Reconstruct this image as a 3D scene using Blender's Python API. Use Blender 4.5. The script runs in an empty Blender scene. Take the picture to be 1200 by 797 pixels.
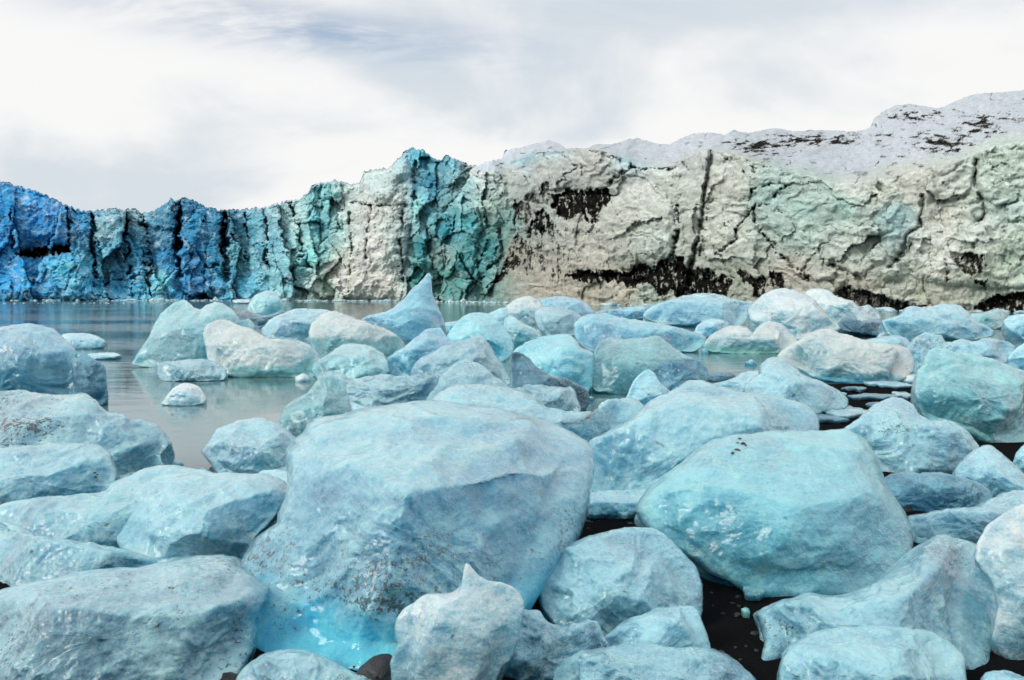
import bpy, math, random
import numpy as np
from mathutils import Vector

random.seed(4)
S = bpy.context.scene
C = S.collection

# ------------------------------------------------------------------ camera
EYE, F, HOR = 1.7, 935.0, 342.0          # eye height (m), focal length and horizon row in photo pixels (1200 x 797)
cam_d = bpy.data.cameras.new('camera'); cam = bpy.data.objects.new('camera', cam_d); C.objects.link(cam)
cam.location = (0, 0, EYE); cam.rotation_euler = (math.radians(90), 0, 0)
cam_d.sensor_width = 36; cam_d.lens = 36 * F / 1200.0
cam_d.shift_y = -(398.5 - HOR) / 1200.0
cam_d.clip_start = 0.05; cam_d.clip_end = 12000
S.camera = cam

def ground_dist(py): return EYE * F / (py - HOR)
def to_xyz(px, py, D): return np.stack([(px - 600) / F * D, D + 0 * px, EYE - (py - HOR) / F * D], -1)

# ------------------------------------------------------------------ numpy noise
_rng = np.random.RandomState(11)
_perm = np.concatenate([_rng.permutation(256)] * 3)
_grad = _rng.normal(size=(256, 3)); _grad /= np.linalg.norm(_grad, axis=1)[:, None]
_perm = _perm.astype(np.int32); _gx, _gy, _gz = [np.ascontiguousarray(_grad[:, i].astype(np.float32)) for i in range(3)]
def pnoise(P):
    P = np.asarray(P, float); shp = P.shape[:-1]
    x, y, z = [np.ascontiguousarray(P[..., i]).ravel() for i in range(3)]
    flat = z.size > 1 and z[0] == z[-1] and np.ptp(z) == 0
    fx, fy = np.floor(x), np.floor(y); xi = fx.astype(np.int32) & 255; yi = fy.astype(np.int32) & 255
    x = (x - fx).astype(np.float32); y = (y - fy).astype(np.float32)
    if flat: zf0 = math.floor(z[0]); zi = zf0 & 255; z = np.float32(z[0] - zf0)
    else: fz = np.floor(z); zi = fz.astype(np.int32) & 255; z = (z - fz).astype(np.float32)
    u = x * x * x * (x * (x * 6 - 15) + 10); v = y * y * y * (y * (y * 6 - 15) + 10); w = z * z * z * (z * (z * 6 - 15) + 10)
    A0, A1 = _perm[xi], _perm[xi + 1]
    B = {(0, 0): _perm[A0 + yi], (0, 1): _perm[A0 + yi + 1], (1, 0): _perm[A1 + yi], (1, 1): _perm[A1 + yi + 1]}
    def c(dx, dy, dz):
        h = _perm[B[dx, dy] + zi + dz]
        return _gx[h] * (x - dx) + _gy[h] * (y - dy) + _gz[h] * (z - dz)
    def pl(dz):
        a, b_ = c(0, 0, dz), c(0, 1, dz); a += u * (c(1, 0, dz) - a); b_ += u * (c(1, 1, dz) - b_); return a + v * (b_ - a)
    p0 = pl(0); p0 = p0 + w * (pl(1) - p0)
    return (p0 * 1.5).astype(float).reshape(shp)
def fbm(P, octv=4, rough=0.5, ridged=False):
    a, s, o = 1.0, 0.0, 0
    P = np.array(P, float)
    for k in range(octv):
        n = pnoise(P)
        if ridged: n = 1 - 2 * np.abs(n) * 1.4
        o = o + a * n; s += a; a *= rough; P = P * 2.03 + 17.3
    return o / s
def sstep(a, b, x):
    t = np.clip((x - a) / (b - a), 0, 1); return t * t * (3 - 2 * t)

# ------------------------------------------------------------------ object helpers
def mesh_obj(name, V, Fc, mat, parent=None, smooth=True):
    me = bpy.data.meshes.new(name)
    V = np.asarray(V, np.float32); Fc = np.asarray(Fc, np.int32)
    me.vertices.add(len(V)); me.vertices.foreach_set('co', V.ravel())
    k = Fc.shape[1]
    me.loops.add(Fc.size); me.loops.foreach_set('vertex_index', Fc.ravel())
    me.polygons.add(len(Fc)); me.polygons.foreach_set('loop_start', np.arange(0, Fc.size, k, dtype=np.int32))
    me.polygons.foreach_set('loop_total', np.full(len(Fc), k, np.int32))
    me.update(calc_edges=True); me.validate()
    if smooth: me.polygons.foreach_set('use_smooth', np.ones(len(me.polygons), bool))
    me.materials.append(mat)
    o = bpy.data.objects.new(name, me); C.objects.link(o)
    if parent: o.parent = parent
    return o
def tag(o, label=None, cat=None, group=None, kind=None):
    if label: o['label'] = label
    if cat: o['category'] = cat
    if group: o['group'] = group
    if kind: o['kind'] = kind
    return o

# ------------------------------------------------------------------ node helpers
class NT:
    def __init__(s, name):
        s.m = bpy.data.materials.new(name); s.m.use_nodes = True
        s.t = s.m.node_tree; s.b = s.t.nodes['Principled BSDF']
    def n(s, typ, **kw):
        nd = s.t.nodes.new(typ)
        for k, v in kw.items():
            if k.startswith('i_'):
                key = k[2:]; key = int(key) if key.isdigit() else key.replace('_', ' ')
                s.put(nd.inputs[key], v)
            else: setattr(nd, k, v)
        return nd
    def put(s, sock, v):
        if isinstance(v, bpy.types.NodeSocket): s.t.links.new(v, sock)
        elif isinstance(v, (tuple, list)) and sock.type == 'RGBA' and len(v) == 3: sock.default_value = (*v, 1)
        else: sock.default_value = v
    def math(s, op, a, b=None, clamp=False):
        nd = s.n('ShaderNodeMath', operation=op, use_clamp=clamp); s.put(nd.inputs[0], a)
        if b is not None: s.put(nd.inputs[1], b)
        return nd.outputs[0]
    def noise(s, vec, scale, detail=5, rough=0.55, dist=0.0):
        nd = s.n('ShaderNodeTexNoise'); s.put(nd.inputs['Vector'], vec)
        nd.inputs['Scale'].default_value = scale; nd.inputs['Detail'].default_value = detail
        nd.inputs['Roughness'].default_value = rough; nd.inputs['Distortion'].default_value = dist
        return nd.outputs['Fac']
    def ramp(s, fac, lo, hi):
        nd = s.n('ShaderNodeMapRange', interpolation_type='SMOOTHSTEP'); s.put(nd.inputs[0], fac)
        nd.inputs[1].default_value = lo; nd.inputs[2].default_value = hi
        return nd.outputs[0]
    def mix(s, f, a, b, mode='MIX'):
        nd = s.n('ShaderNodeMix', data_type='RGBA', blend_type=mode)
        s.put(nd.inputs[0], f); s.put(nd.inputs[6], a); s.put(nd.inputs[7], b)
        return nd.outputs[2]
    def mapping(s, vec, scale=(1, 1, 1), rot=(0, 0, 0), loc=(0, 0, 0)):
        nd = s.n('ShaderNodeMapping'); s.put(nd.inputs[0], vec)
        nd.inputs['Scale'].default_value = scale; nd.inputs['Rotation'].default_value = rot; nd.inputs['Location'].default_value = loc
        return nd.outputs[0]
def lin(c):
    return tuple(((x / 255 + 0.055) / 1.055) ** 2.4 if x > 10 else x / 255 / 12.92 for x in c)

# ------------------------------------------------------------------ ice material
# kind: frost colour, deep colour, frost bias, dirt amount, dirt colour, streak, bump, sub-surface
ICE = {
 'pale':   dict(frost=(.66, .83, .89), deep=(.17, .50, .64), bias=.50, dirt=.0),
 'pale_d': dict(frost=(.63, .80, .86), deep=(.14, .42, .55), bias=.49, dirt=.27),
 'cyan':   dict(frost=(.52, .82, .88), deep=(.17, .60, .72), bias=.50, dirt=.0),
 'mint':   dict(frost=(.60, .81, .82), deep=(.18, .52, .57), bias=.49, dirt=.0),
 'teal':   dict(frost=(.50, .70, .70), deep=(.12, .40, .44), bias=.45, dirt=.0),
 'blue':   dict(frost=(.48, .74, .84), deep=(.07, .40, .58), bias=.45, dirt=.0),
 'deep':   dict(frost=(.28, .50, .60), deep=(.02, .13, .21), bias=.38, dirt=.20),
 'azure':  dict(frost=(.64, .82, .88), deep=(.10, .46, .64), bias=.49, dirt=.22),
 'white':  dict(frost=(.80, .88, .91), deep=(.36, .64, .74), bias=.56, dirt=.0),
 'beige':  dict(frost=(.76, .80, .79), deep=(.30, .54, .60), bias=.56, dirt=.08),
 'grey':   dict(frost=(.62, .71, .76), deep=(.16, .31, .40), bias=.50, dirt=.35),
 'slate':  dict(frost=(.22, .37, .46), deep=(.03, .09, .13), bias=.42, dirt=.45),
 'dirty':  dict(frost=(.64, .77, .82), deep=(.15, .38, .50), bias=.50, dirt=.55),
}
_ice = {}
def ice_mat(kind, scale, seed=0, wet=None, soot=None):
    scale = round(scale * 4) / 4 if scale > 1 else max(.25, round(scale * 8) / 8)
    key = (kind, scale, seed % 4, wet, soot)
    if key in _ice: return _ice[key]
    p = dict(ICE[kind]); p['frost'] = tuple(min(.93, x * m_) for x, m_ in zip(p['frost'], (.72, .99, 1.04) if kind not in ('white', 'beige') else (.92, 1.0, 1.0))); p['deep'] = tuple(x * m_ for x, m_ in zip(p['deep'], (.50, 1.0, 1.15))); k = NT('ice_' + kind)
    tc = k.n('ShaderNodeTexCoord').outputs['Object']
    v = k.mapping(tc, (1 / scale,) * 3, loc=(seed % 4 * 3.1, 1.7 * (seed % 3), 0))
    rx = [(.5, .4, 0), (-.6, .9, .3), (.9, -.5, .8), (-.2, -.9, 0)][seed % 4]
    vs = k.mapping(v, (1, 1.2, 5.5), rot=rx)
    n1 = k.noise(v, 1.6, 3, .5, .4); n2 = k.noise(v, 7, 7, .65, .3); n3 = k.noise(vs, 2.2, 6, .6, .6)
    n8 = k.noise(v, 34, 5, .75)
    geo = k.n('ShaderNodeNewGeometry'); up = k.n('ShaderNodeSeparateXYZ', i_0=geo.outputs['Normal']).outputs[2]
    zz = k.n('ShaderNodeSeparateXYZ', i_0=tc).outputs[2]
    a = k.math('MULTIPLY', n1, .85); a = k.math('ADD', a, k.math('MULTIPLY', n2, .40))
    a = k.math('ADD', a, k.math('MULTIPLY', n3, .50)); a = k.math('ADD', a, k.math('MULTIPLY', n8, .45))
    a = k.math('ADD', a, k.math('MULTIPLY', up, .26))          # frosty crust on upward faces, with light from above painted into its colour
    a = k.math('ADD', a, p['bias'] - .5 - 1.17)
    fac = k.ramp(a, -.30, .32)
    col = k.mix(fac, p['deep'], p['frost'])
    veil = k.ramp(k.math('ADD', k.noise(v, 2.6, 9, .72, .9), k.math('MULTIPLY', n8, .35)), .68, .86)   # trapped-air patches
    col = k.mix(k.math('MULTIPLY', veil, .6), col, tuple(min(.92, x * 1.15 + .07) for x in p['frost']))
    vor = k.n('ShaderNodeTexVoronoi', feature='DISTANCE_TO_EDGE')
    k.put(vor.inputs['Vector'], k.n('ShaderNodeVectorMath', operation='ADD', i_0=v, i_1=k.n('ShaderNodeTexNoise', i_Vector=v, i_Scale=4.0).outputs['Color']).outputs[0])
    vor.inputs['Scale'].default_value = 3.0
    crack = k.math('MULTIPLY', k.ramp(vor.outputs['Distance'], .03, .0), k.ramp(n2, .48, .62))
    col = k.mix(k.math('MULTIPLY', crack, .30), col, tuple(min(.92, x + .12) for x in p['frost']))
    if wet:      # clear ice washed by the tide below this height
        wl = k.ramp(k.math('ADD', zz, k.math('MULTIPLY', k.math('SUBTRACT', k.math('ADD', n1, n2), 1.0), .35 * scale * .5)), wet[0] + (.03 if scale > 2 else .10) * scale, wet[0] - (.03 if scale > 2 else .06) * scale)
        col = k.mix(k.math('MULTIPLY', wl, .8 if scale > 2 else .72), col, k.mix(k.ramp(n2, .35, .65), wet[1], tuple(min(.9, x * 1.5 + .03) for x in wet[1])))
    d = p['dirt']
    if d > 0 or soot:
        zone = k.math('ADD', k.noise(k.mapping(v, (1, 1, 1.5), loc=(5, 2, 1)), 1.7, 3, .5), k.math('MULTIPLY', n3, .35))
        if soot:
            bandz = k.ramp(k.math('ABSOLUTE', k.math('SUBTRACT', zz, soot[0])), soot[1] * 1.3, 0.0)
            zone = k.math('ADD', zone, k.math('SUBTRACT', k.math('MULTIPLY', bandz, .42), .14))
        sp = k.noise(v, 46 if scale > .4 else 30, 4, .8)
        sp2 = k.noise(k.mapping(v, (1, 1, 2.4), rot=rx), 15, 6, .8)
        s = k.math('ADD', k.math('MULTIPLY', zone, 1.0), k.math('MULTIPLY', sp, 1.45)); s = k.math('ADD', s, k.math('MULTIPLY', sp2, .65))
        dm = k.ramp(s, 1.95 - .22 * d, 2.12 - .22 * d)
        col = k.mix(k.math('MULTIPLY', dm, min(.95, .6 + d)), col, (.02, .028, .036))
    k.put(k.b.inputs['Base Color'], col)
    k.put(k.b.inputs['Roughness'], k.n('ShaderNodeMapRange', i_0=n2, i_3=.08, i_4=.38).outputs[0])
    k.b.inputs['IOR'].default_value = 1.31
    k.b.inputs['Subsurface Weight'].default_value = .7 if kind not in ('slate', 'deep', 'grey') else .15
    k.b.inputs['Subsurface Radius'].default_value = (.12, .7, 1.0)
    k.b.inputs['Subsurface Scale'].default_value = .09 * scale
    TR = .62 if kind not in ('slate', 'deep', 'grey') else .12
    tw = k.math('MULTIPLY', k.math('SUBTRACT', 1.25, fac), TR, True)
    if wet: tw = k.math('MULTIPLY', tw, k.math('SUBTRACT', 1.0, wl))
    k.put(k.b.inputs['Transmission Weight'], tw)
    k.b.inputs['Coat Weight'].default_value = .7; k.b.inputs['Coat Roughness'].default_value = .07; k.b.inputs['Coat IOR'].default_value = 1.33
    sc = k.n('ShaderNodeTexVoronoi', feature='SMOOTH_F1', i_Scale=9.0); k.put(sc.inputs['Vector'], v)
    h = k.math('ADD', k.math('MULTIPLY', k.noise(v, 7, 10, .62, .2), 1.2), k.math('MULTIPLY', sc.outputs['Distance'], .22))
    h = k.math('ADD', h, k.math('MULTIPLY', n3, .15)); h = k.math('ADD', h, k.math('MULTIPLY', n8, .30))
    bp = k.n('ShaderNodeBump', i_Height=h); bp.inputs['Strength'].default_value = 1.0; bp.inputs['Distance'].default_value = .055 * scale
    k.put(k.b.inputs['Normal'], bp.outputs[0])
    _ice[key] = k.m
    return k.m

def rock_mat(name, c=(.012, .013, .015)):
    k = NT(name); tc = k.n('ShaderNodeTexCoord').outputs['Object']
    n = k.noise(tc, 22, 6, .7)
    k.put(k.b.inputs['Base Color'], k.mix(n, c, tuple(x * 3.2 for x in c)))
    k.b.inputs['Roughness'].default_value = .38
    bp = k.n('ShaderNodeBump', i_Height=n); bp.inputs['Strength'].default_value = .6; bp.inputs['Distance'].default_value = .02
    k.put(k.b.inputs['Normal'], bp.outputs[0]); return k.m
ROCK = rock_mat('wet_black_rock')

# ------------------------------------------------------------------ ice blocks
# outlines were read off enlargements of the photograph: (x0, y0, enlargement)
VIEW = {'a': (0, 330, 2.995), 'b': (300, 320, 2.995), 'c': (600, 320, 3.987), 'd': (880, 320, 3.741), 'e': (0, 531, 2.995),
        'f': (260, 450, 2.2975), 'g': (600, 531, 2.995), 'h': (800, 450, 2.2975), 'p': (0, 0, 1.0)}
def closed_spline(P, n):
    P = np.asarray(P, float); m = len(P); out = []
    seg = np.linalg.norm(np.roll(P, -1, 0) - P, axis=1); cum = np.concatenate([[0], np.cumsum(seg)])
    for s in np.linspace(0, cum[-1], n, endpoint=False):
        i = min(m - 1, np.searchsorted(cum, s, 'right') - 1); t = (s - cum[i]) / max(seg[i], 1e-6)
        a, b, c, d = P[(i - 1) % m], P[i], P[(i + 1) % m], P[(i + 2) % m]
        T = .5
        m1, m2 = T * .5 * (c - a), T * .5 * (d - b)
        lim = seg[i]
        for mm in (m1, m2):
            L = np.linalg.norm(mm)
            if L > lim: mm *= lim / L
        t2, t3 = t * t, t * t * t
        out.append((2 * t3 - 3 * t2 + 1) * b + (t3 - 2 * t2 + t) * m1 + (-2 * t3 + 3 * t2) * c + (t3 - t2) * m2)
    return np.array(out)

BLOCK_INFO = []
def block(name, label, cat, view, pts, mat, by=None, dep=.75, bulge=.5, spine=None, seed=None, facet=.55, rough=1.0, group=None, back=.5, amp=1.0, wet=None, soot=None, brow=None, grow=1.03):
    """a solid lump of ice standing on the ground: by = photo row where its foot meets the ground, dep = depth / width"""
    x0, y0, sc = VIEW[view]
    P = np.array(pts, float) / sc + np.array([x0, y0])
    if seed is None: seed = len(BLOCK_INFO) + 1
    rs = np.random.RandomState(seed * 7 + 3)
    w = P[:, 0].max() - P[:, 0].min(); top = P[:, 1].min()
    P = P.mean(0) + (P - P.mean(0)) * grow
    if by is None: by = P[:, 1].max()
    assert 4 <= len(label.split()) <= 16, (len(label.split()), label)
    if brow is None: brow = top + (by - top) * rs.uniform(.34, .62)
    D0 = ground_dist(by); W = w / F * D0
    th = dep * W
    if top > HOR + 6: th = min(th, .72 * (ground_dist(top) - D0))
    D1 = D0 + th
    n = int(np.clip(w * 1.6, 60, 420)); K = max(10, int(n * .17))
    B = closed_spline(P, n)
    # ragged rim
    ang = np.linspace(0, 2 * math.pi, n, endpoint=False)
    rag = fbm(np.stack([np.cos(ang) * 5 + seed, np.sin(ang) * 5, ang * 0 + seed * 1.3], -1), 4, .6)
    c0 = np.array([(P[:, 0].min() + P[:, 0].max()) / 2, (P[:, 1].min() + P[:, 1].max()) / 2])
    if spine is not None:
        sp = np.array(spine, float) / sc + np.array([x0, y0]); A0, A1 = sp[0], sp[-1]
    else:
        cm = B.mean(0); hw = .22 * max(0, w - (P[:, 1].max() - top)); A0, A1 = cm - [hw, 0], cm + [hw, 0]
    dv = A1 - A0; L2 = max(1e-6, dv @ dv)
    tt = np.clip(((B - A0) @ dv) / L2, 0, 1)[:, None] if L2 > 1e-3 else np.zeros((n, 1))
    SP = A0 + tt * dv
    rad = B - SP; cmid = (A0 + A1) / 2
    B = B + rad / np.maximum(np.linalg.norm(rad, axis=1)[:, None], 1e-6) * (rag * min(w, 120) * .020 * rough)[:, None]
    kw = np.hanning(max(5, n // 6)); kw /= kw.sum(); hw_ = len(kw) // 2
    smc = lambda A: np.stack([np.convolve(np.concatenate([A[-hw_:, i], A[:, i], A[:hw_, i]]), kw, 'same')[hw_:hw_ + n] for i in (0, 1)], -1)
    BS, SPS = smc(smc(B)), smc(smc(SP))
    def dsil(q): return D0 + (D1 - D0) * np.clip((by - q[..., 1]) / (by - top), 0, 1)
    ks = np.linspace(0, 1, K + 1)[1:] ** 1.5
    rings = [B]; Dr = [dsil(B)]
    for t in ks:
        s = 1 - t
        f_ = t ** .8; f_ = f_ * f_ * (3 - 2 * f_); Bt = B + (BS - B) * f_; Spt = SP + (SPS - SP) * f_
        q = cmid + (Spt - cmid) * (1 - t ** 3) + s * (Bt - Spt)
        b = (1 - s ** 2.4) ** (1 / 1.9); b2 = (1 - s ** 5) ** (1 / 2.2)
        ds = dsil(q); T = D0 + .95 * th * np.clip((brow - q[:, 1]) / (brow - top), 0, 1) ** 1.15
        rings.append(q); Dr.append(ds - bulge * th * b * .55 - np.maximum(ds - T, 0) * b2 * .55)
    Q = np.stack(rings); DD = np.stack(Dr)
    FR = to_xyz(Q[..., 0], Q[..., 1], DD)                     # (K+1, n, 3) front from rim to centre
    # back half: over the crest, away and down into the ground
    Kb = max(6, K // 2); R0 = FR[0]; c3 = R0.mean(0); BK = []
    for j in range(1, Kb + 1):
        th_ = j / Kb * math.pi / 2
        q = c3 + (R0 - c3) * math.cos(th_)
        q[:, 1] += back * W * math.sin(th_) * .8; q[:, 2] -= (c3[2] + .12 * W) * math.sin(th_)
        BK.append(q)
    G = np.concatenate([np.array(BK)[::-1], FR], 0)          # rows x n
    # facets: flat cuts on the faces turned to the viewer and the top
    cen = FR[-1].mean(0); mid = (cen + c3) / 2
    H = max(.05, FR[..., 2].max())
    ext = np.array([W, th, H])
    nb = len(BK); rim = np.abs(np.arange(G.shape[0]) - nb)
    keep = sstep(0, K * .30, rim)[:, None]; keep = np.where((np.arange(G.shape[0]) < nb)[:, None], 1.0, keep)
    if facet > 0:
        for q in range(18):
            nv = np.array([rs.uniform(-1, 1), rs.uniform(-1.3, -.1), rs.uniform(-.3, 1.0)]); nv /= np.linalg.norm(nv)
            pr = (G - mid) @ nv
            pr = pr + .03 * ext[0] * fbm(G / ext[0] * 2.3 + q * 3.1 + seed, 2)
            h = pr.max() * rs.uniform(.56, .90)
            G = G - (np.maximum(0, pr - h) * .93 * min(1, facet / .55) * (.08 + .92 * keep))[..., None] * nv
    # bumps
    nrm = np.cross(np.roll(G, -1, 1) - np.roll(G, 1, 1), np.gradient(G, axis=0)); nl = np.linalg.norm(nrm, axis=2, keepdims=True)
    nrm = nrm / np.maximum(nl, 1e-9); 
    if ((nrm * (G - mid)).sum(-1)).mean() < 0: nrm = -nrm
    endw = sstep(.45, .85, np.concatenate([np.zeros(len(BK) + 1), ks]))[:, None, None]
    nend = nrm[int((len(BK) + K * .6))].mean(0); nend = nend / np.linalg.norm(nend)
    nrm = nrm * (1 - endw) + nend * endw
    size = (W * max(H, .25 * W) ) ** .5
    Pn = G / size
    wv = np.stack([pnoise(Pn * 2.2 + 11 + seed), pnoise(Pn * 2.2 + 31 + seed), pnoise(Pn * 2.2 + 51)], -1) * .35
    Pw = Pn + wv
    d = .060 * fbm(Pn * 1.7 + seed * 3.7, 3, .5) + .034 * fbm(Pw * 2.2 + seed, 3, .45, ridged=True) + .010 * fbm(Pw * np.array([5, 5, 13]) + seed, 4, .6) + .010 * fbm(Pn * 17 + seed, 3, .65)
    rowfade = .30 + .70 * sstep(0, K * .35, rim)
    G = G + nrm * (d * size * amp * rowfade[:, None])[..., None]
    G[..., 2] = np.maximum(G[..., 2], -.25 * max(W, .6))
    org = np.array([(G[..., 0].mean()), D0 + th * .5, 0.0])
    V = G.reshape(-1, 3)
    # close the two end rings on their mean
    R = G.shape[0]
    V = np.concatenate([V, G[0].mean(0)[None], G[-1].mean(0)[None]]) - org
    ii = np.arange(n); jn = (ii + 1) % n
    quads = []
    for r in range(R - 1):
        quads.append(np.stack([r * n + ii, r * n + jn, (r + 1) * n + jn, (r + 1) * n + ii], -1))
    quads = np.concatenate(quads)
    a, b_ = R * n, R * n + 1
    tri1 = np.stack([jn, ii, np.full(n, a), np.full(n, a)], -1); tri2 = np.stack([(R - 1) * n + ii, (R - 1) * n + jn, np.full(n, b_), np.full(n, b_)], -1)
    nq, nt_ = len(quads), len(tri1) + len(tri2)
    li = np.concatenate([quads.ravel(), tri1[:, :3].ravel(), tri2[:, :3].ravel()]).astype(np.int32)
    me = bpy.data.meshes.new(name); me.vertices.add(len(V)); me.vertices.foreach_set('co', V.astype(np.float32).ravel())
    me.loops.add(len(li)); me.loops.foreach_set('vertex_index', li); me.polygons.add(nq + nt_)
    me.polygons.foreach_set('loop_start', np.concatenate([np.arange(nq) * 4, nq * 4 + np.arange(nt_) * 3]).astype(np.int32))
    me.polygons.foreach_set('loop_total', np.concatenate([np.full(nq, 4), np.full(nt_, 3)]).astype(np.int32))
    me.update(calc_edges=True)
    me.polygons.foreach_set('use_smooth', np.ones(len(me.polygons), bool))
    zr = lambda row: EYE - (row - HOR) / F * D0
    wt = (round(zr(wet[0]), 2), wet[1]) if wet else None
    st = (round(zr(soot[0]), 2), round(abs(zr(soot[1]) - zr(soot[0])), 2)) if soot else None
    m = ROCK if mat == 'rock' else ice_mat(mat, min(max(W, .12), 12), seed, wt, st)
    me.materials.append(m)
    o = bpy.data.objects.new(name, me); C.objects.link(o); o.location = org
    tag(o, label, cat, group)
    BLOCK_INFO.append((name, label, D0, D1, W, H))
    return o
# ---- floating ice in the lagoon, far to near
B = block
B('ice_floe', 'thin white floe floating on the far water beside the small grey-blue dome', 'ice floe', 'a', [(815,66),(830,62),(875,62),(880,70),(872,76),(825,77)], 'white', facet=0)
B('ice_block', 'small rounded grey-blue ice dome standing alone in front of the distant cliff', 'ice block', 'a', [(868,92),(880,62),(900,45),(932,34),(955,34),(972,47),(990,75),(996,105),(960,122),(900,124),(874,112)], 'mint', by=372)
B('ice_block', 'low dark dirty ice lump at the foot of the small grey-blue dome', 'ice block', 'a', [(832,114),(858,100),(885,108),(930,122),(990,104),(1030,108),(1010,130),(960,150),(905,162),(850,140)], 'slate', by=384)
B('ice_floe', 'pale flat-topped slab afloat right of the big iceberg at the left edge', 'ice floe', 'a', [(222,186),(255,182),(300,182),(345,193),(370,212),(355,232),(300,240),(240,236),(210,215)], 'pale', by=409, dep=.5, facet=0)
B('ice_floe', 'thin awash floe just in front of the pale flat-topped slab on the left water', 'ice floe', 'a', [(300,258),(340,251),(400,250),(424,259),(400,270),(330,274)], 'pale', dep=.5, facet=0)
B('ice_block', 'low pale ridge of ice behind the beige-topped block left of the spire', 'ice block', 'b', [(20,195),(50,165),(90,145),(150,125),(210,128),(250,130),(262,150),(230,190),(180,240),(90,235),(20,215)], 'pale_d', by=398)
B('iceberg', 'blue ice spire with a sharp curved tip rising against the cliff', 'iceberg', 'b', [(370,165),(400,148),(450,138),(485,122),(520,92),(545,62),(575,35),(600,6),(608,2),(613,20),(616,66),(628,105),(645,140),(658,172),(668,210),(640,240),(560,262),(480,250),(410,205)], 'blue', by=408, dep=.5, spine=[(480,190),(600,150)], facet=.35, amp=.6)
B('ice_block', 'small blue wedge of ice just right of the spire', 'ice block', 'b', [(648,195),(655,176),(700,169),(725,172),(700,205),(680,225),(655,215)], 'blue', by=394)
B('ice_block', 'narrow pale block between the pale lilac boulder and the round cyan boulder', 'ice block', 'b', [(805,150),(830,136),(862,122),(882,128),(885,190),(860,220),(815,190)], 'pale', by=392)
B('ice_block', 'smooth saturated blue dome rising behind the purple-grey boulder', 'ice block', 'c', [(120,135),(150,120),(200,110),(240,109),(285,116),(330,130),(360,152),(385,182),(375,205),(300,215),(190,205),(130,170)], 'blue', by=381)
B('ice_block', 'purple-grey boulder with a dark pit below the blue dome', 'ice block', 'c', [(105,190),(130,165),(170,158),(225,160),(285,178),(328,208),(322,250),(305,285),(230,298),(165,296),(120,260)], 'grey', by=398)
B('ice_block', 'whitish-lilac ice boulder leaning on the purple-grey boulder with the dark pit', 'ice block', 'b', [(868,135),(885,112),(905,97),(935,84),(965,82),(992,95),(1008,120),(1015,150),(1020,200),(985,215),(930,190),(885,160)], 'beige', by=390)
B('ice_block', 'smooth mint-green ice face below the whitish-lilac boulder', 'ice block', 'b', [(862,225),(868,190),(876,158),(900,150),(935,175),(975,195),(1000,222),(990,245),(930,262),(880,262)], 'mint', by=409, facet=.3)
B('ice_block', 'round cyan boulder with a pink-grey left shoulder right of the spire', 'ice block', 'b', [(672,222),(690,190),(715,165),(745,147),(780,140),(815,145),(850,168),(885,205),(908,250),(900,285),(860,310),(760,300),(690,260)], 'cyan', by=424)
B('ice_slab', 'low blue ledge of ice at the waterline behind the long blue slab', 'ice block', 'c', [(375,186),(420,176),(480,170),(560,158),(650,152),(680,175),(640,205),(560,215),(420,205)], 'blue', by=377, dep=.4)
B('ice_slab', 'long lilac-streaked berg with a wavy top below the black cliff hollow', 'ice block', 'c', [(620,196),(650,160),(700,140),(745,125),(800,108),(850,100),(905,97),(960,103),(1030,120),(1090,132),(1140,140),(1160,175),(1110,215),(1080,242),(1000,250),(850,245),(700,235)], 'azure', by=384, dep=.4, amp=.7)
B('ice_slab', 'long blue slab with a cream left end behind the teal block', 'ice block', 'c', [(298,250),(305,230),(330,208),(375,195),(440,192),(520,212),(600,225),(700,240),(790,262),(870,285),(905,302),(895,340),(840,365),(740,360),(600,370),(470,370),(380,365),(325,335),(302,300)], 'blue', by=414, dep=.5, facet=.4)
B('ice_block', 'small pale blue cube-like block between the long blue slab and the beige boulders', 'ice block', 'c', [(850,280),(868,245),(895,225),(935,213),(985,222),(1015,235),(1010,262),(960,285),(900,302),(860,298)], 'pale', by=396)
B('ice_block', 'crumbly white ice crest in front of the overhanging cliff foot', 'ice block', 'd', [(240,95),(262,74),(300,72),(345,80),(378,108),(430,122),(470,148),(510,142),(545,162),(570,185),(565,215),(480,235),(380,232),(290,190)], 'white', by=380, amp=1.5)
B('ice_block', 'white rounded dome with a blue skirt below the cliff', 'ice block', 'd', [(-10,160),(20,130),(55,98),(95,78),(140,71),(190,78),(235,98),(275,120),(298,150),(330,182),(365,215),(392,242),(360,262),(290,280),(200,290),(120,280),(50,240),(0,205)], 'white', by=402)
B('boulder', 'black wet boulder with an ice collar between white dome and striped floe', 'rock', 'd', [(380,230),(400,200),(425,182),(445,180),(470,212),(510,205),(555,200),(590,218),(600,250),(590,275),(540,272),(470,262),(400,250)], 'slate', by=396, amp=1.4)
B('ice_slab', 'layered pale floe with a rippled flat top near the right cliff foot', 'ice block', 'd', [(580,210),(620,196),(660,184),(682,158),(712,147),(750,152),(790,147),(850,140),(915,143),(945,170),(975,205),(1030,232),(1072,252),(1065,272),(980,290),(880,288),(760,292),(660,285),(600,262)], 'pale', by=400, dep=.45)
B('ice_block', 'low humped floe behind the layered pale floe at right', 'ice block', 'd', [(940,190),(975,178),(1020,172),(1060,160),(1085,154),(1112,172),(1122,200),(1112,232),(1060,245),(990,235),(950,212)], 'teal', by=386)
B('ice_block', 'small white-topped floe at the right edge under the cliff', 'ice block', 'd', [(1108,212),(1130,190),(1170,182),(1210,178),(1260,182),(1260,290),(1200,292),(1160,272),(1125,245)], 'pale', by=400)
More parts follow.
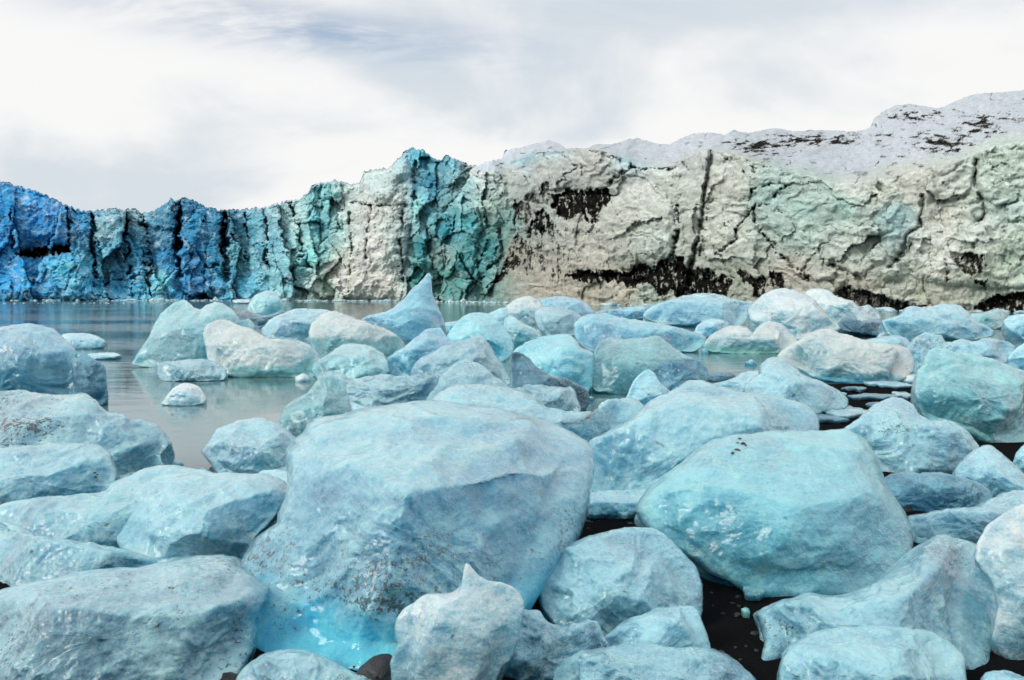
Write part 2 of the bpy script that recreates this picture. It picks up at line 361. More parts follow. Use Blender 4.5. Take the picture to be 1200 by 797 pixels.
B('ice_block', 'beige twin-humped boulder of ice standing at the small green pool', 'ice block', 'c', [(893,345),(905,318),(930,290),(975,265),(1020,250),(1060,246),(1100,258),(1125,285),(1140,262),(1165,236),(1200,228),(1250,236),(1300,275),(1335,315),(1320,350),(1250,372),(1150,378),(1020,372),(930,364)], 'beige', by=414.5, dep=.5, wet=(408,(.12,.36,.34)))
B('ice_slab', 'smooth blue slab behind the right end of the cream-streaked berg', 'ice block', 'd', [(480,310),(520,290),(580,280),(635,273),(680,285),(708,310),(712,345),(680,375),(600,370),(520,345)], 'blue', by=420)
B('ice_block', 'long pale hummocky ice ridge behind the large green-tinted block', 'ice block', 'd', [(680,375),(690,330),(712,300),(735,280),(765,265),(800,268),(835,276),(850,300),(880,305),(920,290),(960,302),(1000,300),(1035,285),(1080,292),(1130,300),(1165,320),(1165,370),(1100,400),(950,400),(820,420),(760,470),(700,465),(682,430)], 'azure', by=440, dep=.4)
B('ice_block', 'pale triangular block at the right edge above the large green-tinted block', 'ice block', 'd', [(1128,372),(1150,345),(1175,322),(1205,305),(1260,300),(1260,440),(1200,440),(1140,420)], 'pale', by=446)
B('ice_block', 'long cream-streaked berg with ribbed sides and a blue foot', 'ice block', 'd', [(112,362),(130,345),(160,330),(200,308),(225,285),(255,265),(300,251),(350,250),(385,262),(430,272),(480,290),(540,305),(600,308),(655,320),(690,335),(712,370),(715,420),(690,452),(640,470),(560,482),(460,484),(370,474),(280,455),(210,420),(160,395),(120,376)], 'beige', by=449, dep=.5, wet=(440,(.05,.30,.42)))
# ---- middle of the field
B('iceberg', 'tall mint-green iceberg with two rounded peaks mirrored in the left water', 'iceberg', 'a', [(458,286),(475,265),(492,240),(508,222),(525,195),(535,165),(550,138),(568,112),(590,92),(610,78),(635,68),(660,74),(682,92),(702,100),(722,85),(750,76),(780,80),(805,96),(825,120),(838,140),(868,132),(890,150),(886,180),(860,215),(800,285),(700,305),(600,303),(500,296)], 'mint', by=431, dep=.5, facet=.35, amp=.6)
B('ice_block', 'cream-coloured wedge of ice with a teal waterline leaning on the mint iceberg', 'ice block', 'a', [(716,178),(728,152),(748,138),(775,134),(805,140),(840,155),(880,168),(905,182),(950,200),(1000,205),(1050,208),(1085,220),(1112,250),(1126,278),(1118,310),(1090,332),(1000,338),(890,336),(800,328),(745,300),(728,270),(722,225)], 'beige', by=442, dep=.5, wet=(427,(.16,.44,.46)))
B('ice_block', 'low grey-streaked floe at the foot of the mint iceberg and cream wedge', 'ice block', 'a', [(542,320),(555,295),(580,282),(620,280),(660,276),(705,274),(750,280),(780,300),(794,325),(785,342),(720,348),(640,350),(560,346)], 'grey', by=447, dep=.4)
B('ice_block', 'small white cone-shaped ice lump floating alone on the calm water', 'ice block', 'a', [(568,428),(585,402),(605,378),(628,361),(655,356),(682,362),(706,380),(721,408),(712,426),(670,436),(610,436)], 'white', by=475.5, facet=.3)
B('ice_block', 'cream-topped block with a teal underside left of the spire', 'ice block', 'b', [(184,208),(192,182),(212,160),(240,142),(270,134),(300,142),(335,156),(380,170),(425,186),(470,205),(505,228),(520,250),(500,282),(460,296),(390,290),(300,300),(235,300),(205,275),(192,240)], 'beige', by=421, wet=(398,(.08,.28,.32)))
B('ice_block', 'blue wedge of ice with a ridged top directly below the spire', 'ice block', 'b', [(450,330),(462,300),(490,280),(525,260),(560,228),(592,202),(620,196),(645,194),(665,220),(686,245),(665,285),(620,330),(560,365),(480,365)], 'blue', by=443, facet=.5)
B('ice_block', 'humped cyan boulder at the water edge beside the blue ridged wedge', 'ice block', 'b', [(190,342),(198,318),(222,305),(250,290),(280,268),(312,252),(345,249),(385,254),(415,266),(442,285),(460,310),(464,345),(440,370),(380,378),(300,376),(230,378),(205,366)], 'mint', by=446)
B('ice_block', 'purple-grey weathered hump of ice in the middle of the field', 'ice block', 'b', [(540,355),(556,320),(580,298),(612,285),(650,264),(690,248),(730,236),(765,225),(795,226),(815,248),(832,275),(855,310),(882,350),(895,385),(840,400),(720,395),(600,395),(550,380)], 'grey', by=452, amp=1.4)
B('ice_block', 'bright glowing cyan boulder in the middle behind the dark slate shard', 'ice block', 'c', [(2,385),(20,350),(55,328),(95,312),(135,302),(185,292),(230,288),(272,293),(300,320),(320,348),(352,362),(384,382),(382,440),(374,520),(340,575),(260,590),(140,570),(50,520),(10,450)], 'cyan', by=464, facet=.45)
B('ice_block', 'smooth teal block with a cream left edge beside the dark textured lump', 'ice block', 'c', [(374,520),(376,470),(380,425),(388,370),(400,335),(422,315),(470,306),(530,312),(590,305),(640,300),(682,296),(708,312),(735,336),(770,362),(810,385),(856,405),(830,440),(760,470),(690,490),(600,520),(555,550),(530,567),(480,566),(440,550),(400,552)], 'teal', by=463, dep=.35, facet=.2, amp=.3)
B('ice_block', 'dark slate-coloured triangular shard in front of the bright cyan boulder', 'ice block', 'c', [(0,400),(4,375),(25,368),(55,380),(85,402),(110,432),(145,460),(185,482),(240,490),(300,512),(345,540),(365,590),(330,640),(220,650),(80,620),(0,560)], 'slate', by=482, dep=.4)
B('ice_block', 'lumpy lilac-grey block with pink stains below the slate shard', 'ice block', 'c', [(-10,520),(30,512),(90,516),(125,510),(165,524),(215,532),(260,528),(288,545),(305,585),(322,630),(310,655),(240,668),(120,650),(20,620),(-20,570)], 'grey', by=488, amp=1.3)
B('ice_block', 'small pinkish lump of ice in the green pool below the teal block', 'ice block', 'c', [(400,645),(405,620),(420,605),(440,599),(462,608),(474,624),(455,650),(430,662),(408,660)], 'beige', by=486)
B('ice_floe', 'small dark grey floe in the green pool beside the textured lump', 'ice floe', 'c', [(920,468),(960,463),(1015,464),(1040,476),(1042,492),(1010,505),(950,508),(918,498)], 'slate', by=447, dep=.3, facet=0)
B('ice_block', 'dark blue finely textured lump leaning on the teal block', 'ice block', 'c', [(625,520),(650,465),(695,425),(740,405),(790,400),(850,402),(888,420),(912,450),(920,485),(900,520),(850,560),(780,600),(700,600),(630,580)], 'deep', by=488, dep=.5, amp=1.5, facet=.4)
B('ice_block', 'pale wedge-shaped block in front of the dark blue textured lump', 'ice block', 'c', [(520,600),(545,560),(565,515),(590,480),(620,455),(640,450),(665,470),(690,510),(730,545),(760,570),(740,620),(680,650),(600,650),(540,630)], 'pale', by=500, dep=.5)
B('ice_block', 'crumbled small pale ice lumps fused together right of the dark grey floe', 'ice block', 'c', [(925,540),(950,515),(1005,500),(1040,490),(1075,470),(1105,460),(1140,458),(1175,466),(1200,485),(1240,540),(1230,580),(1120,595),(980,580)], 'azure', by=470, amp=1.4)
B('ice_block', 'pale boulder with a grey furrow left of the dark brash-covered water', 'ice block', 'd', [(-30,520),(0,470),(40,440),(48,405),(75,382),(120,374),(160,385),(192,405),(215,440),(260,462),(310,478),(360,500),(400,528),(432,552),(434,582),(405,598),(350,602),(318,612),(290,640),(240,650),(150,620),(40,590)], 'pale_d', by=490, facet=.5)
B('ice_block', 'large mint-tinted slab-sided block at the right edge with a ragged top', 'ice block', 'd', [(735,450),(742,425),(762,402),(770,370),(785,342),(812,328),(850,342),(890,352),(950,358),(1000,372),(1060,385),(1120,405),(1170,422),(1240,440),(1300,470),(1310,640),(1260,720),(1197,745),(1130,756),(1060,752),(1020,735),(960,700),(870,680),(800,660),(755,620),(735,560),(728,500)], 'mint', by=522, dep=.45, facet=.5)
B('ice_block', 'small blue block at the right edge under the large mint-tinted block', 'ice block', 'h', [(890,215),(900,185),(925,160),(960,158),(970,240),(930,262),(900,245)], 'pale', by=566)
B('ice_block', 'pale blue hump with a cracked side in front of the large mint-tinted block', 'ice block', 'h', [(436,125),(458,108),(480,90),(505,68),(535,50),(565,40),(595,44),(620,58),(636,82),(660,95),(690,102),(715,98),(745,108),(780,130),(806,160),(820,190),(800,225),(750,250),(660,256),(570,256),(520,230),(470,180)], 'pale_d', by=558, dep=.5, facet=.6)
B('ice_block', 'rounded pale blue boulder between the dark fleck-covered shelf and right edge', 'ice block', 'h', [(735,235),(752,208),(778,185),(805,168),(832,168),(858,190),(890,218),(920,245),(950,270),(955,310),(900,325),(830,318),(770,290),(740,262)], 'pale', by=588)
B('ice_slab', 'dark blue-grey shelf of dirty ice flecked with white crumbs', 'ice block', 'h', [(540,262),(560,245),(600,238),(640,240),(690,240),(740,252),(790,265),(830,285),(838,305),(815,328),(740,345),(660,362),(600,362),(570,335),(548,295)], 'deep', by=606, dep=.35, amp=1.3, facet=.3)
B('ice_block', 'low wavy teal-grey lump sloping into the left water behind the big block', 'ice block', 'b', [(84,512),(95,485),(115,462),(150,440),(185,422),(205,392),(225,368),(265,362),(300,380),(325,440),(330,490),(280,530),(240,570),(190,610),(130,615),(98,575),(86,545)], 'teal', by=527, dep=.6)
B('ice_block', 'pale angular boulder with dark fracture lines standing in the left water', 'ice block', 'a', [(708,592),(728,570),(745,545),(762,520),(795,506),(840,490),(890,480),(930,482),(965,498),(1000,520),(1030,545),(1050,590),(1045,640),(1000,668),(920,672),(885,680),(820,676),(765,672),(745,640),(725,618)], 'pale_d', by=556, facet=.7)
B('ice_block', 'wrinkled purple-grey ice mound with dark folds behind the big block', 'ice block', 'b', [(215,375),(240,358),(262,348),(292,350),(310,368),(345,374),(400,365),(450,360),(510,362),(570,360),(620,362),(650,370),(640,410),(615,450),(580,485),(480,500),(380,500),(300,480),(250,430)], 'grey', by=494, dep=.45, amp=1.9, facet=.3)
B('ice_block', 'small pale chip of ice on the upper left shoulder behind the big block', 'ice block', 'b', [(312,500),(312,475),(322,456),(345,454),(380,468),(430,476),(440,500),(380,515)], 'pale', by=506)
B('ice_block', 'peaked lilac-white ridge of ice running right from behind the big block', 'ice block', 'b', [(590,455),(610,420),(635,392),(655,358),(682,335),(712,312),(745,310),(775,318),(805,335),(835,362),(870,385),(905,408),(950,430),(985,460),(990,490),(900,505),(750,505),(640,495),(600,480)], 'grey', by=497, dep=.5)
B('ice_block', 'long smooth pale blue back of ice right behind the big block', 'ice block', 'p', [(495,486),(506,472),(520,460),(538,452),(560,452),(585,454),(608,458),(626,466),(642,478),(662,485),(685,485),(705,484),(720,474),(734,466),(746,470),(757,480),(755,494),(735,508),(710,520),(690,545),(600,550),(520,530),(496,505)], 'pale', by=545, dep=.45, facet=.4)
B('ice_block', 'broad pale blue hump behind the big right boulder, above the small pale shelf', 'ice block', 'p', [(688,560),(690,535),(696,518),(718,506),(740,494),(752,482),(764,470),(780,463),(796,455),(808,448),(824,447),(840,453),(864,459),(890,463),(918,467),(945,474),(957,484),(962,500),(950,530),(900,560),(830,580),(760,584),(700,582)], 'pale', by=588, dep=.6, facet=.6)
B('ice_slab', 'thin pale blue shelf above the dark gap left of the turquoise boulder', 'ice block', 'p', [(682,582),(700,576),(730,575),(758,574),(764,588),(755,602),(738,609),(712,610),(690,606)], 'pale', by=611, dep=.4, facet=0)
# ---- left side
B('iceberg', 'cyan dome of ice with a dark wet undercut base at the left edge', 'iceberg', 'a', [(-150,230),(-90,190),(-40,172),(0,163),(35,156),(70,151),(110,152),(150,158),(190,172),(215,195),(240,218),(258,245),(268,280),(275,320),(276,370),(270,398),(220,408),(140,402),(80,396),(0,396),(-80,400),(-150,390)], 'blue', by=464, dep=.5, wet=(427,(.012,.12,.20)))
B('ice_block', 'dark blue shard leaning on the right flank of the cyan dome', 'ice block', 'a', [(252,245),(275,248),(305,258),(330,275),(355,288),(369,305),(371,345),(373,380),(374,415),(358,434),(335,425),(300,410),(262,400),(255,330)], 'deep', by=476, dep=.4)
B('ice_block', 'long grey-blue block with a dark crumbly right end in the left water', 'ice block', 'a', [(-150,420),(-80,395),(0,388),(40,386),(85,384),(120,392),(165,398),(210,404),(255,404),(298,400),(325,418),(345,440),(370,458),(400,464),(435,468),(462,486),(490,482),(520,498),(550,508),(575,535),(590,568),(575,590),(560,605),(572,635),(578,655),(530,668),(470,685),(420,700),(320,740),(150,760),(-150,760)], 'dirty', by=572, dep=.45, spine=[(0,560),(450,580)], amp=1.2)
B('ice_block', 'pale blue flat-topped block with a few black specks at the left edge', 'ice block', 'a', [(-150,600),(-80,592),(0,588),(40,578),(80,576),(130,572),(180,571),(240,574),(290,571),(332,572),(358,582),(378,602),(390,640),(402,680),(395,715),(370,760),(300,800),(150,830),(0,840),(-150,840)], 'pale', by=604, dep=.5)
B('ice_slab', 'low wet slab of bluish ice between flat-topped block and round left boulder', 'ice block', 'e', [(-80,200),(0,175),(60,165),(150,158),(240,150),(320,142),(368,135),(385,112),(415,98),(455,82),(500,64),(545,54),(600,50),(650,56),(700,72),(720,140),(700,260),(620,360),(420,400),(200,410),(0,420),(-80,420),(-80,300)], 'pale_d', by=662, dep=.5)
B('ice_block', 'small pale ledge between the round left boulder and the big central block', 'ice block', 'a', [(870,700),(890,680),(915,665),(960,662),(1020,664),(1085,666),(1095,690),(1080,730),(1040,790),(980,800),(900,780)], 'pale', by=598)
B('ice_block', 'rounded boulder of smooth ice left of the big central block, white left face', 'ice block', 'e', [(388,295),(396,265),(415,235),(432,205),(445,172),(462,145),(495,118),(530,92),(570,80),(615,74),(655,68),(692,60),(722,62),(748,72),(800,70),(860,76),(915,76),(955,86),(990,102),(1012,128),(1005,160),(975,205),(935,255),(895,300),(875,400),(820,440),(720,440),(600,420),(520,396),(460,366),(408,330)], 'pale', by=682, dep=.7, facet=.8, amp=.7)
B('ice_slab', 'low smooth tongue of ice at the left edge above the speckled slab', 'ice block', 'e', [(-80,230),(-20,228),(20,242),(65,256),(105,268),(145,285),(195,296),(250,302),(310,312),(350,328),(395,335),(450,345),(520,356),(580,368),(625,380),(620,420),(500,470),(300,520),(100,550),(-80,550)], 'pale', by=692, dep=.6)
# ---- foreground
B('ice_block', 'biggest block, flat-topped with a sooty speckled bright blue front, centre foreground', 'ice block', 'p', [(281,664),(292,647),(308,628),(328,613),(330,600),(338,584),(342,568),(341,554),(340,542),(342,530),(350,519),(359,511),(364,501),(372,494),(385,490),(404,487),(428,482),(456,479),(482,475),(510,474),(540,477),(573,480),(604,486),(635,495),(662,506),(682,517),(691,527),(692,545),(690,578),(685,603),(678,628),(662,652),(640,682),(622,708),(602,740),(560,768),(500,786),(420,792),(340,785),(300,778),(292,745),(296,710),(285,685)], 'azure', by=786, dep=1.15, bulge=.42, spine=[(440,640),(560,620)], back=.35, facet=.5, brow=600, wet=(738,(.03,.46,.70)), soot=(690,615))
B('ice_block', 'huge smooth turquoise boulder right of centre with a clump of black specks on top', 'ice block', 'p', [(749,600),(753,588),(766,574),(782,562),(800,546),(818,531),(838,518),(862,512),(885,510),(910,508),(940,507),(965,507),(988,505),(1002,511),(1015,522),(1024,538),(1031,556),(1037,572),(1047,586),(1058,600),(1066,614),(1070,632),(1069,652),(1058,670),(1042,681),(1022,688),(1005,696),(980,700),(955,700),(930,706),(910,706),(890,700),(872,690),(852,679),(836,672),(820,660),(800,648),(778,634),(760,618)], 'cyan', by=704, dep=.7, facet=.45, amp=.6)
B('ice_block', 'rounded grey-blue boulder in the foreground between the biggest block and the turquoise boulder', 'ice block', 'g', [(92,480),(100,450),(115,420),(135,385),(160,350),(195,322),(240,306),(290,290),(340,278),(390,270),(440,264),(495,262),(530,282),(565,310),(600,345),(635,378),(658,415),(670,455),(673,500),(668,545),(655,590),(600,650),(480,680),(330,670),(220,640),(140,585),(105,530)], 'pale_d', by=752, dep=.6, facet=.6)
B('ice_slab', 'smooth pale blue block wedged below the rounded grey-blue boulder', 'ice block', 'g', [(310,680),(335,640),(370,610),(420,582),(470,562),(520,546),(575,542),(630,541),(655,562),(675,605),(692,650),(706,692),(700,760),(600,800),(400,800),(310,760)], 'pale', by=786, dep=.4, facet=.5)
B('ice_block', 'crumbly blue-white clump beside the pointed block in the foreground', 'ice block', 'g', [(-60,600),(-30,570),(20,552),(60,556),(98,556),(112,582),(140,600),(175,612),(210,614),(238,598),(268,588),(295,598),(310,625),(330,660),(352,690),(330,760),(220,840),(60,880),(-60,880)], 'dirty', by=806, dep=.35, amp=1.5)
B('ice_block', 'rough-topped block cut by the bottom edge, right of the crumbly clump', 'ice block', 'g', [(140,840),(146,800),(150,765),(168,735),(195,712),(235,696),(290,690),(345,684),(395,676),(450,672),(505,680),(560,690),(620,686),(680,690),(715,694),(750,710),(790,738),(825,768),(852,795),(880,850),(860,920),(500,940),(150,930)], 'pale_d', by=840, dep=.4, amp=1.3)
B('ice_block', 'white nubbly block with a small pointed tip in the foreground', 'ice block', 'f', [(440,830),(455,790),(450,755),(462,725),(478,698),(466,668),(470,635),(488,608),(512,592),(535,576),(560,566),(590,566),(620,564),(638,552),(648,530),(651,505),(656,490),(664,491),(674,503),(690,520),(715,532),(745,536),(775,545),(798,560),(808,585),(810,615),(800,650),(795,690),(780,730),(750,765),(735,800),(730,860),(640,890),(500,890),(445,870)], 'white', by=835, dep=.35, spine=[(600,720),(640,640)], amp=.45, facet=.3)
B('boulder', 'small smooth black stone between the ice blocks at the bottom edge', 'rock', 'f', [(360,790),(372,765),(398,742),(425,730),(452,728),(466,745),(468,775),(470,820),(440,850),(380,850)], 'rock', by=818, dep=.6, facet=.2)
B('ice_block', 'dark-streaked blue block cut by the bottom edge left of the black stone', 'ice block', 'f', [(20,840),(35,800),(55,770),(85,745),(118,728),(160,718),(205,716),(245,726),(285,745),(320,764),(360,782),(400,800),(425,850),(400,890),(200,900),(30,890)], 'dirty', by=832, dep=.4, amp=1.3)
B('ice_slab', 'big flat tilted slab strewn with black specks in the lower left corner', 'ice block', 'e', [(-150,560),(-80,520),(0,490),(50,474),(105,458),(160,450),(220,438),(280,425),(340,416),(400,410),(470,406),(530,398),(600,386),(650,376),(700,368),(760,366),(815,370),(832,385),(845,405),(880,428),(915,455),(932,478),(925,510),(905,545),(888,580),(890,620),(886,665),(875,705),(852,750),(825,790),(780,850),(600,900),(200,920),(-150,900)], 'dirty', by=828, dep=.8, bulge=.4, facet=.5, spine=[(100,680),(600,620)])
B('ice_block', 'angular grey-blue block with a sooty left corner in the lower right', 'ice block', 'h', [(212,618),(240,600),(275,584),(305,580),(342,564),(380,570),(420,572),(455,566),(495,545),(540,525),(585,500),(612,488),(628,465),(650,435),(680,412),(712,415),(735,432),(760,432),(790,445),(812,480),(832,520),(848,570),(852,620),(844,680),(835,730),(828,790),(820,850),(500,860),(230,850),(215,800),(213,740),(228,690),(222,650)], 'pale_d', by=793, dep=.75, facet=.9, amp=1.1, spine=[(420,720),(680,640)])
B('ice_block', 'pale chunky block cut by the bottom edge in front of the angular grey-blue block', 'ice block', 'h', [(262,850),(268,790),(280,740),(298,705),(335,682),(385,662),(440,656),(500,652),(550,650),(590,656),(640,662),(690,680),(730,705),(758,732),(764,770),(770,850),(700,900),(400,910),(270,890)], 'pale', by=838, dep=.45, facet=.8)
B('ice_slab', 'low smooth pale ledge between the turquoise boulder and the right edge', 'ice block', 'h', [(608,375),(612,356),(650,350),(700,340),(750,335),(800,330),(828,312),(860,300),(900,288),(950,282),(1010,290),(1010,430),(900,460),(760,455),(660,450),(625,425)], 'pale', by=642, dep=.5, facet=.3)
B('ice_block', 'large rounded frosty boulder cut by the right edge in the foreground', 'ice block', 'h', [(788,475),(792,445),(805,410),(828,380),(862,355),(900,335),(950,322),(1020,330),(1080,400),(1100,560),(1060,720),(980,775),(925,768),(880,748),(848,715),(832,685),(842,640),(848,600),(838,555),(815,515)], 'white', by=782, dep=.5, facet=.4, amp=.7)
B('ice_block', 'small pale ice lump in the bottom right corner', 'ice block', 'h', [(808,815),(815,782),(840,773),(875,773),(910,785),(960,800),(980,850),(960,890),(840,890)], 'pale', by=838, dep=.5)


# ------------------------------------------------------------------ the glacier
PX = np.concatenate([np.arange(-420, -12, 6), np.arange(-12, 1212, .95), np.arange(1212, 1700, 6)])
CREST = [(-420,240),(-200,225),(-60,214),(0,214),(12,215),(22,219),(50,227),(66,236),(80,242),(103,249),(117,247),(134,245),(144,247),(157,245),(167,250),(180,249),(190,242),(197,237),(200,231),(204,237),(214,233),(227,236),(240,243),(260,247),(284,247),(314,242),(330,238),(350,234),(360,226),(366,219),(371,216),(387,213),(395,212),(404,215),(412,217),(421,216),(427,202),(433,200),(455,198),(463,191),(470,184),(475,177),(482,174),(496,177),(504,183),(510,188),(517,189),(522,183),(528,184),(533,188),(545,192),(552,195),(560,195),(568,191),(577,189),(584,188),(588,187),(591,178),(600,175),(614,172),(627,168),(637,167),(644,163),(649,166),(654,168),(664,174),(684,174),(700,169),(717,169),(728,166),(738,163),(747,162),(760,166),(774,169),(785,170),(794,164),(805,159),(823,155),(840,156),(848,158),(860,152),(877,156),(890,153),(900,151),(917,151),(933,154),(964,152),(997,154),(1012,152),(1020,149),(1025,137),(1036,130),(1048,124),(1066,122),(1087,125),(1100,127),(1117,120),(1130,114),(1144,110),(1167,108),(1200,106),(1300,100),(1700,96)]
RIM = [(-420,241),(0,216),(22,220),(50,229),(80,244),(103,251),(117,250),(157,250),(180,251),(200,233),(204,239),(214,235),(240,245),(260,250),(284,251),(314,250),(330,248),(350,245),(364,232),(371,226),(387,222),(404,220),(421,218),(427,204),(455,200),(470,186),(482,177),(496,179),(510,191),(522,186),(533,192),(552,200),(568,204),(584,200),(597,196),(612,186),(625,179),(664,177),(700,176),(717,180),(735,188),(747,196),(770,197),(785,195),(794,193),(804,186),(815,180),(827,177),(847,178),(867,183),(887,190),(905,196),(923,202),(940,204),(967,212),(985,215),(1000,216),(1034,210),(1077,200),(1100,195),(1134,186),(1150,178),(1167,172),(1200,167),(1300,160),(1700,150)]
BASE = [(-420,175),(0,160),(300,154),(420,146),(500,138),(600,118),(700,102),(800,90),(1000,72),(1200,66),(1700,60)]
def ip(tab, x): t = np.array(tab, float); return np.interp(x, t[:, 0], t[:, 1])
crest, rim, base = ip(CREST, PX), ip(RIM, PX), ip(BASE, PX)
jit = fbm(np.stack([PX / 9, PX * 0 + 3.3, PX * 0], -1), 4, .6)
crest_s, rim_s = crest.copy(), rim.copy()
jag = fbm(np.stack([PX / 7, PX * 0 + 13.3, PX * 0], -1), 4, .6, ridged=True) * (1 - sstep(580, 640, PX))
crest = crest + jit * 2.4 - jag * 3.0; rim = np.maximum(rim + fbm(np.stack([PX / 13, PX * 0 + 8.3, PX * 0], -1), 4, .6) * 3.5, crest + .8)
foot = HOR + EYE * F / base + .8
NF, NS = 215, 62
tF = np.linspace(0, 1, NF); tS = np.linspace(0, 1, NS + 1)[1:]
lw_ = 1 - sstep(540, 580, PX); rim = rim * (1 - lw_) + np.minimum(rim, crest + 1.6) * lw_
PYf = foot[None] + (rim - foot)[None] * tF[:, None]
PYs = rim[None] + (crest - rim)[None] * tS[:, None]
PY = np.concatenate([PYf, PYs]); XX = np.broadcast_to(PX, PY.shape)
isF = np.zeros(PY.shape, bool); isF[:NF] = True
P3 = lambda sx, sy, z=0: np.stack([XX / sx, PY / sy, 0 * XX + z], -1)
wx = fbm(P3(14, 14, 1.7), 4, .6) * 7; wy = fbm(P3(14, 14, 9.1), 4, .6) * 7
wx2 = wx + fbm(P3(45, 45, 4.4), 3) * 14; wy2 = wy + fbm(P3(45, 45, 5.5), 3) * 14
def sd_poly(poly, w=1.0):
    x = XX + wx * w; y = PY + wy * w
    P = np.array(poly, float); d = np.full(x.shape, 1e9); ins = np.zeros(x.shape, bool)
    m = (x > P[:, 0].min() - 40) & (x < P[:, 0].max() + 40) & (y > P[:, 1].min() - 40) & (y < P[:, 1].max() + 40)
    xs, ys = x[m], y[m]; dd = np.full(xs.shape, 1e9); ii = np.zeros(xs.shape, bool)
    for i in range(len(P)):
        a, b = P[i], P[(i + 1) % len(P)]; e = b - a
        t = np.clip(((xs - a[0]) * e[0] + (ys - a[1]) * e[1]) / max(e @ e, 1e-9), 0, 1)
        dd = np.minimum(dd, np.hypot(xs - a[0] - t * e[0], ys - a[1] - t * e[1]))
        c = ((a[1] > ys) != (b[1] > ys)) & (xs < (b[0] - a[0]) * (ys - a[1]) / (b[1] - a[1] + 1e-9) + a[0]); ii ^= c
    d[m] = np.where(ii, dd, -dd); d[~m] = -50
    return d
def d_line(poly, w=1.0):
    x = XX + wx * w; y = PY + wy * w
    P = np.array(poly, float); d = np.full(x.shape, 1e9)
    m = (x > P[:, 0].min() - 25) & (x < P[:, 0].max() + 25) & (y > P[:, 1].min() - 25) & (y < P[:, 1].max() + 25)
    xs, ys = x[m], y[m]; dd = np.full(xs.shape, 1e9)
    for a, b in zip(P[:-1], P[1:]):
        e = b - a; t = np.clip(((xs - a[0]) * e[0] + (ys - a[1]) * e[1]) / max(e @ e, 1e-9), 0, 1)
        dd = np.minimum(dd, np.hypot(xs - a[0] - t * e[0], ys - a[1] - t * e[1]))
    d[m] = dd; return d
R = np.zeros(PY.shape)            # relief towards the lagoon, in photo pixels at the wall's distance
DIRT = np.zeros(PY.shape)         # black moraine dirt
def lump(poly, h, edge=10, w=1.0):
    global R; R += h * np.sqrt(np.clip(sd_poly(poly, w) / edge, 0, 1))
HANG = fbm(np.stack([XX / 4.2, PY / 60, 0 * XX + 7.7], -1), 4, .65) * 5 + fbm(P3(7, 8, 27.7), 4, .65) * 7
BRK = fbm(P3(13, 13, 51.3), 3, .6)
def recess(poly, h, edge=3, dirt=0.0, w=1.0):
    global R, DIRT
    s = sd_poly(poly, w)
    if dirt > .5: s = s + HANG * .8; k = sstep(-1, edge, s); R -= h * k; DIRT = np.maximum(DIRT, dirt * sstep(-2.5, .8, s))
CRN = fbm(P3(6, 6, 2.2), 4, .65) * 1.5 + sstep(-.05, .25, BRK) * .9
def crack(poly, wd, h, dirt=.9, w=.45):
    global R, DIRT
    d = d_line(poly, w + (.35 if poly[0][0] > 395 else 1.1)) + CRN * ((wd + 1.2) if wd < 2.5 else wd * .55)
    wd *= .72; R -= h * 1.5 * (1 - sstep(wd * .3, wd * 2.2, d)); DIRT = np.maximum(DIRT, dirt * .85 * (1 - sstep(wd * .2, wd * 1.3, d)))
def cells(x, y, n, seed, box, tilt, offs):
    """broken seracs: every cell is its own tilted facet"""
    rs = np.random.RandomState(seed); pts = np.stack([rs.uniform(box[0], box[1], n), rs.uniform(box[2], box[3], n)], -1)
    prm = rs.uniform(-1, 1, (n, 3)); xf, yf = x.ravel(), y.ravel()
    sp_ = 2.6 * math.sqrt((box[1] - box[0]) * (box[3] - box[2]) / n)
    best = np.full(xf.size, 1e9); sec = np.full(xf.size, 1e9); idx = np.zeros(xf.size, int)
    order = np.argsort(xf, kind='stable'); xsrt = xf[order]; ysrt = yf[order]
    for i, (a, b) in enumerate(pts):
        lo, hi = np.searchsorted(xsrt, [a - sp_, a + sp_]); q = order[lo:hi]; q = q[np.abs(ysrt[lo:hi] - b) < sp_]
        d = (xf[q] - a) ** 2 + (yf[q] - b) ** 2; c = d < best[q]
        sec[q] = np.where(c, best[q], np.minimum(sec[q], d)); idx[q[c]] = i; best[q] = np.where(c, d, best[q])
    lost = best > 1e8; sec[lost] = 0; best[lost] = 0; sec = np.minimum(sec, best + 900)
    dx, dy = np.where(lost, 0, xf - pts[idx, 0]), np.where(lost, 0, yf - pts[idx, 1])
    h = offs * prm[idx, 0] + tilt * (prm[idx, 1] * dx + prm[idx, 2] * dy)
    return h.reshape(x.shape), (np.sqrt(sec) - np.sqrt(best)).reshape(x.shape)
# smooth broad undulation
R += fbm(P3(120, 90, 3.0), 3) * 16 + fbm(P3(38, 30, 6.0), 4, .55) * 9
RR_ = sstep(590, 640, XX); XW = XX + wx * 1.2; YW = PY + wy * 1.2
R += fbm(np.stack([XW / 12, YW / 14, 0 * XX + 8.3], -1), 5, .65, ridged=True) * (3.2 - 2.3 * sstep(590, 640, XX)) + fbm(np.stack([XW / 3.2, YW / 3.8, 0 * XX + 12.6], -1), 3, .65) * (1.4 - .8 * RR_)
LEFT = 1 - sstep(300, 400, XX); MID = sstep(470, 490, XX + wx2 * .5 + (PY - 260) * .12) * (1 - sstep(575, 600, XX + wx2 * .4 + (PY - 260) * .1)); RIGHT = sstep(590, 640, XX)
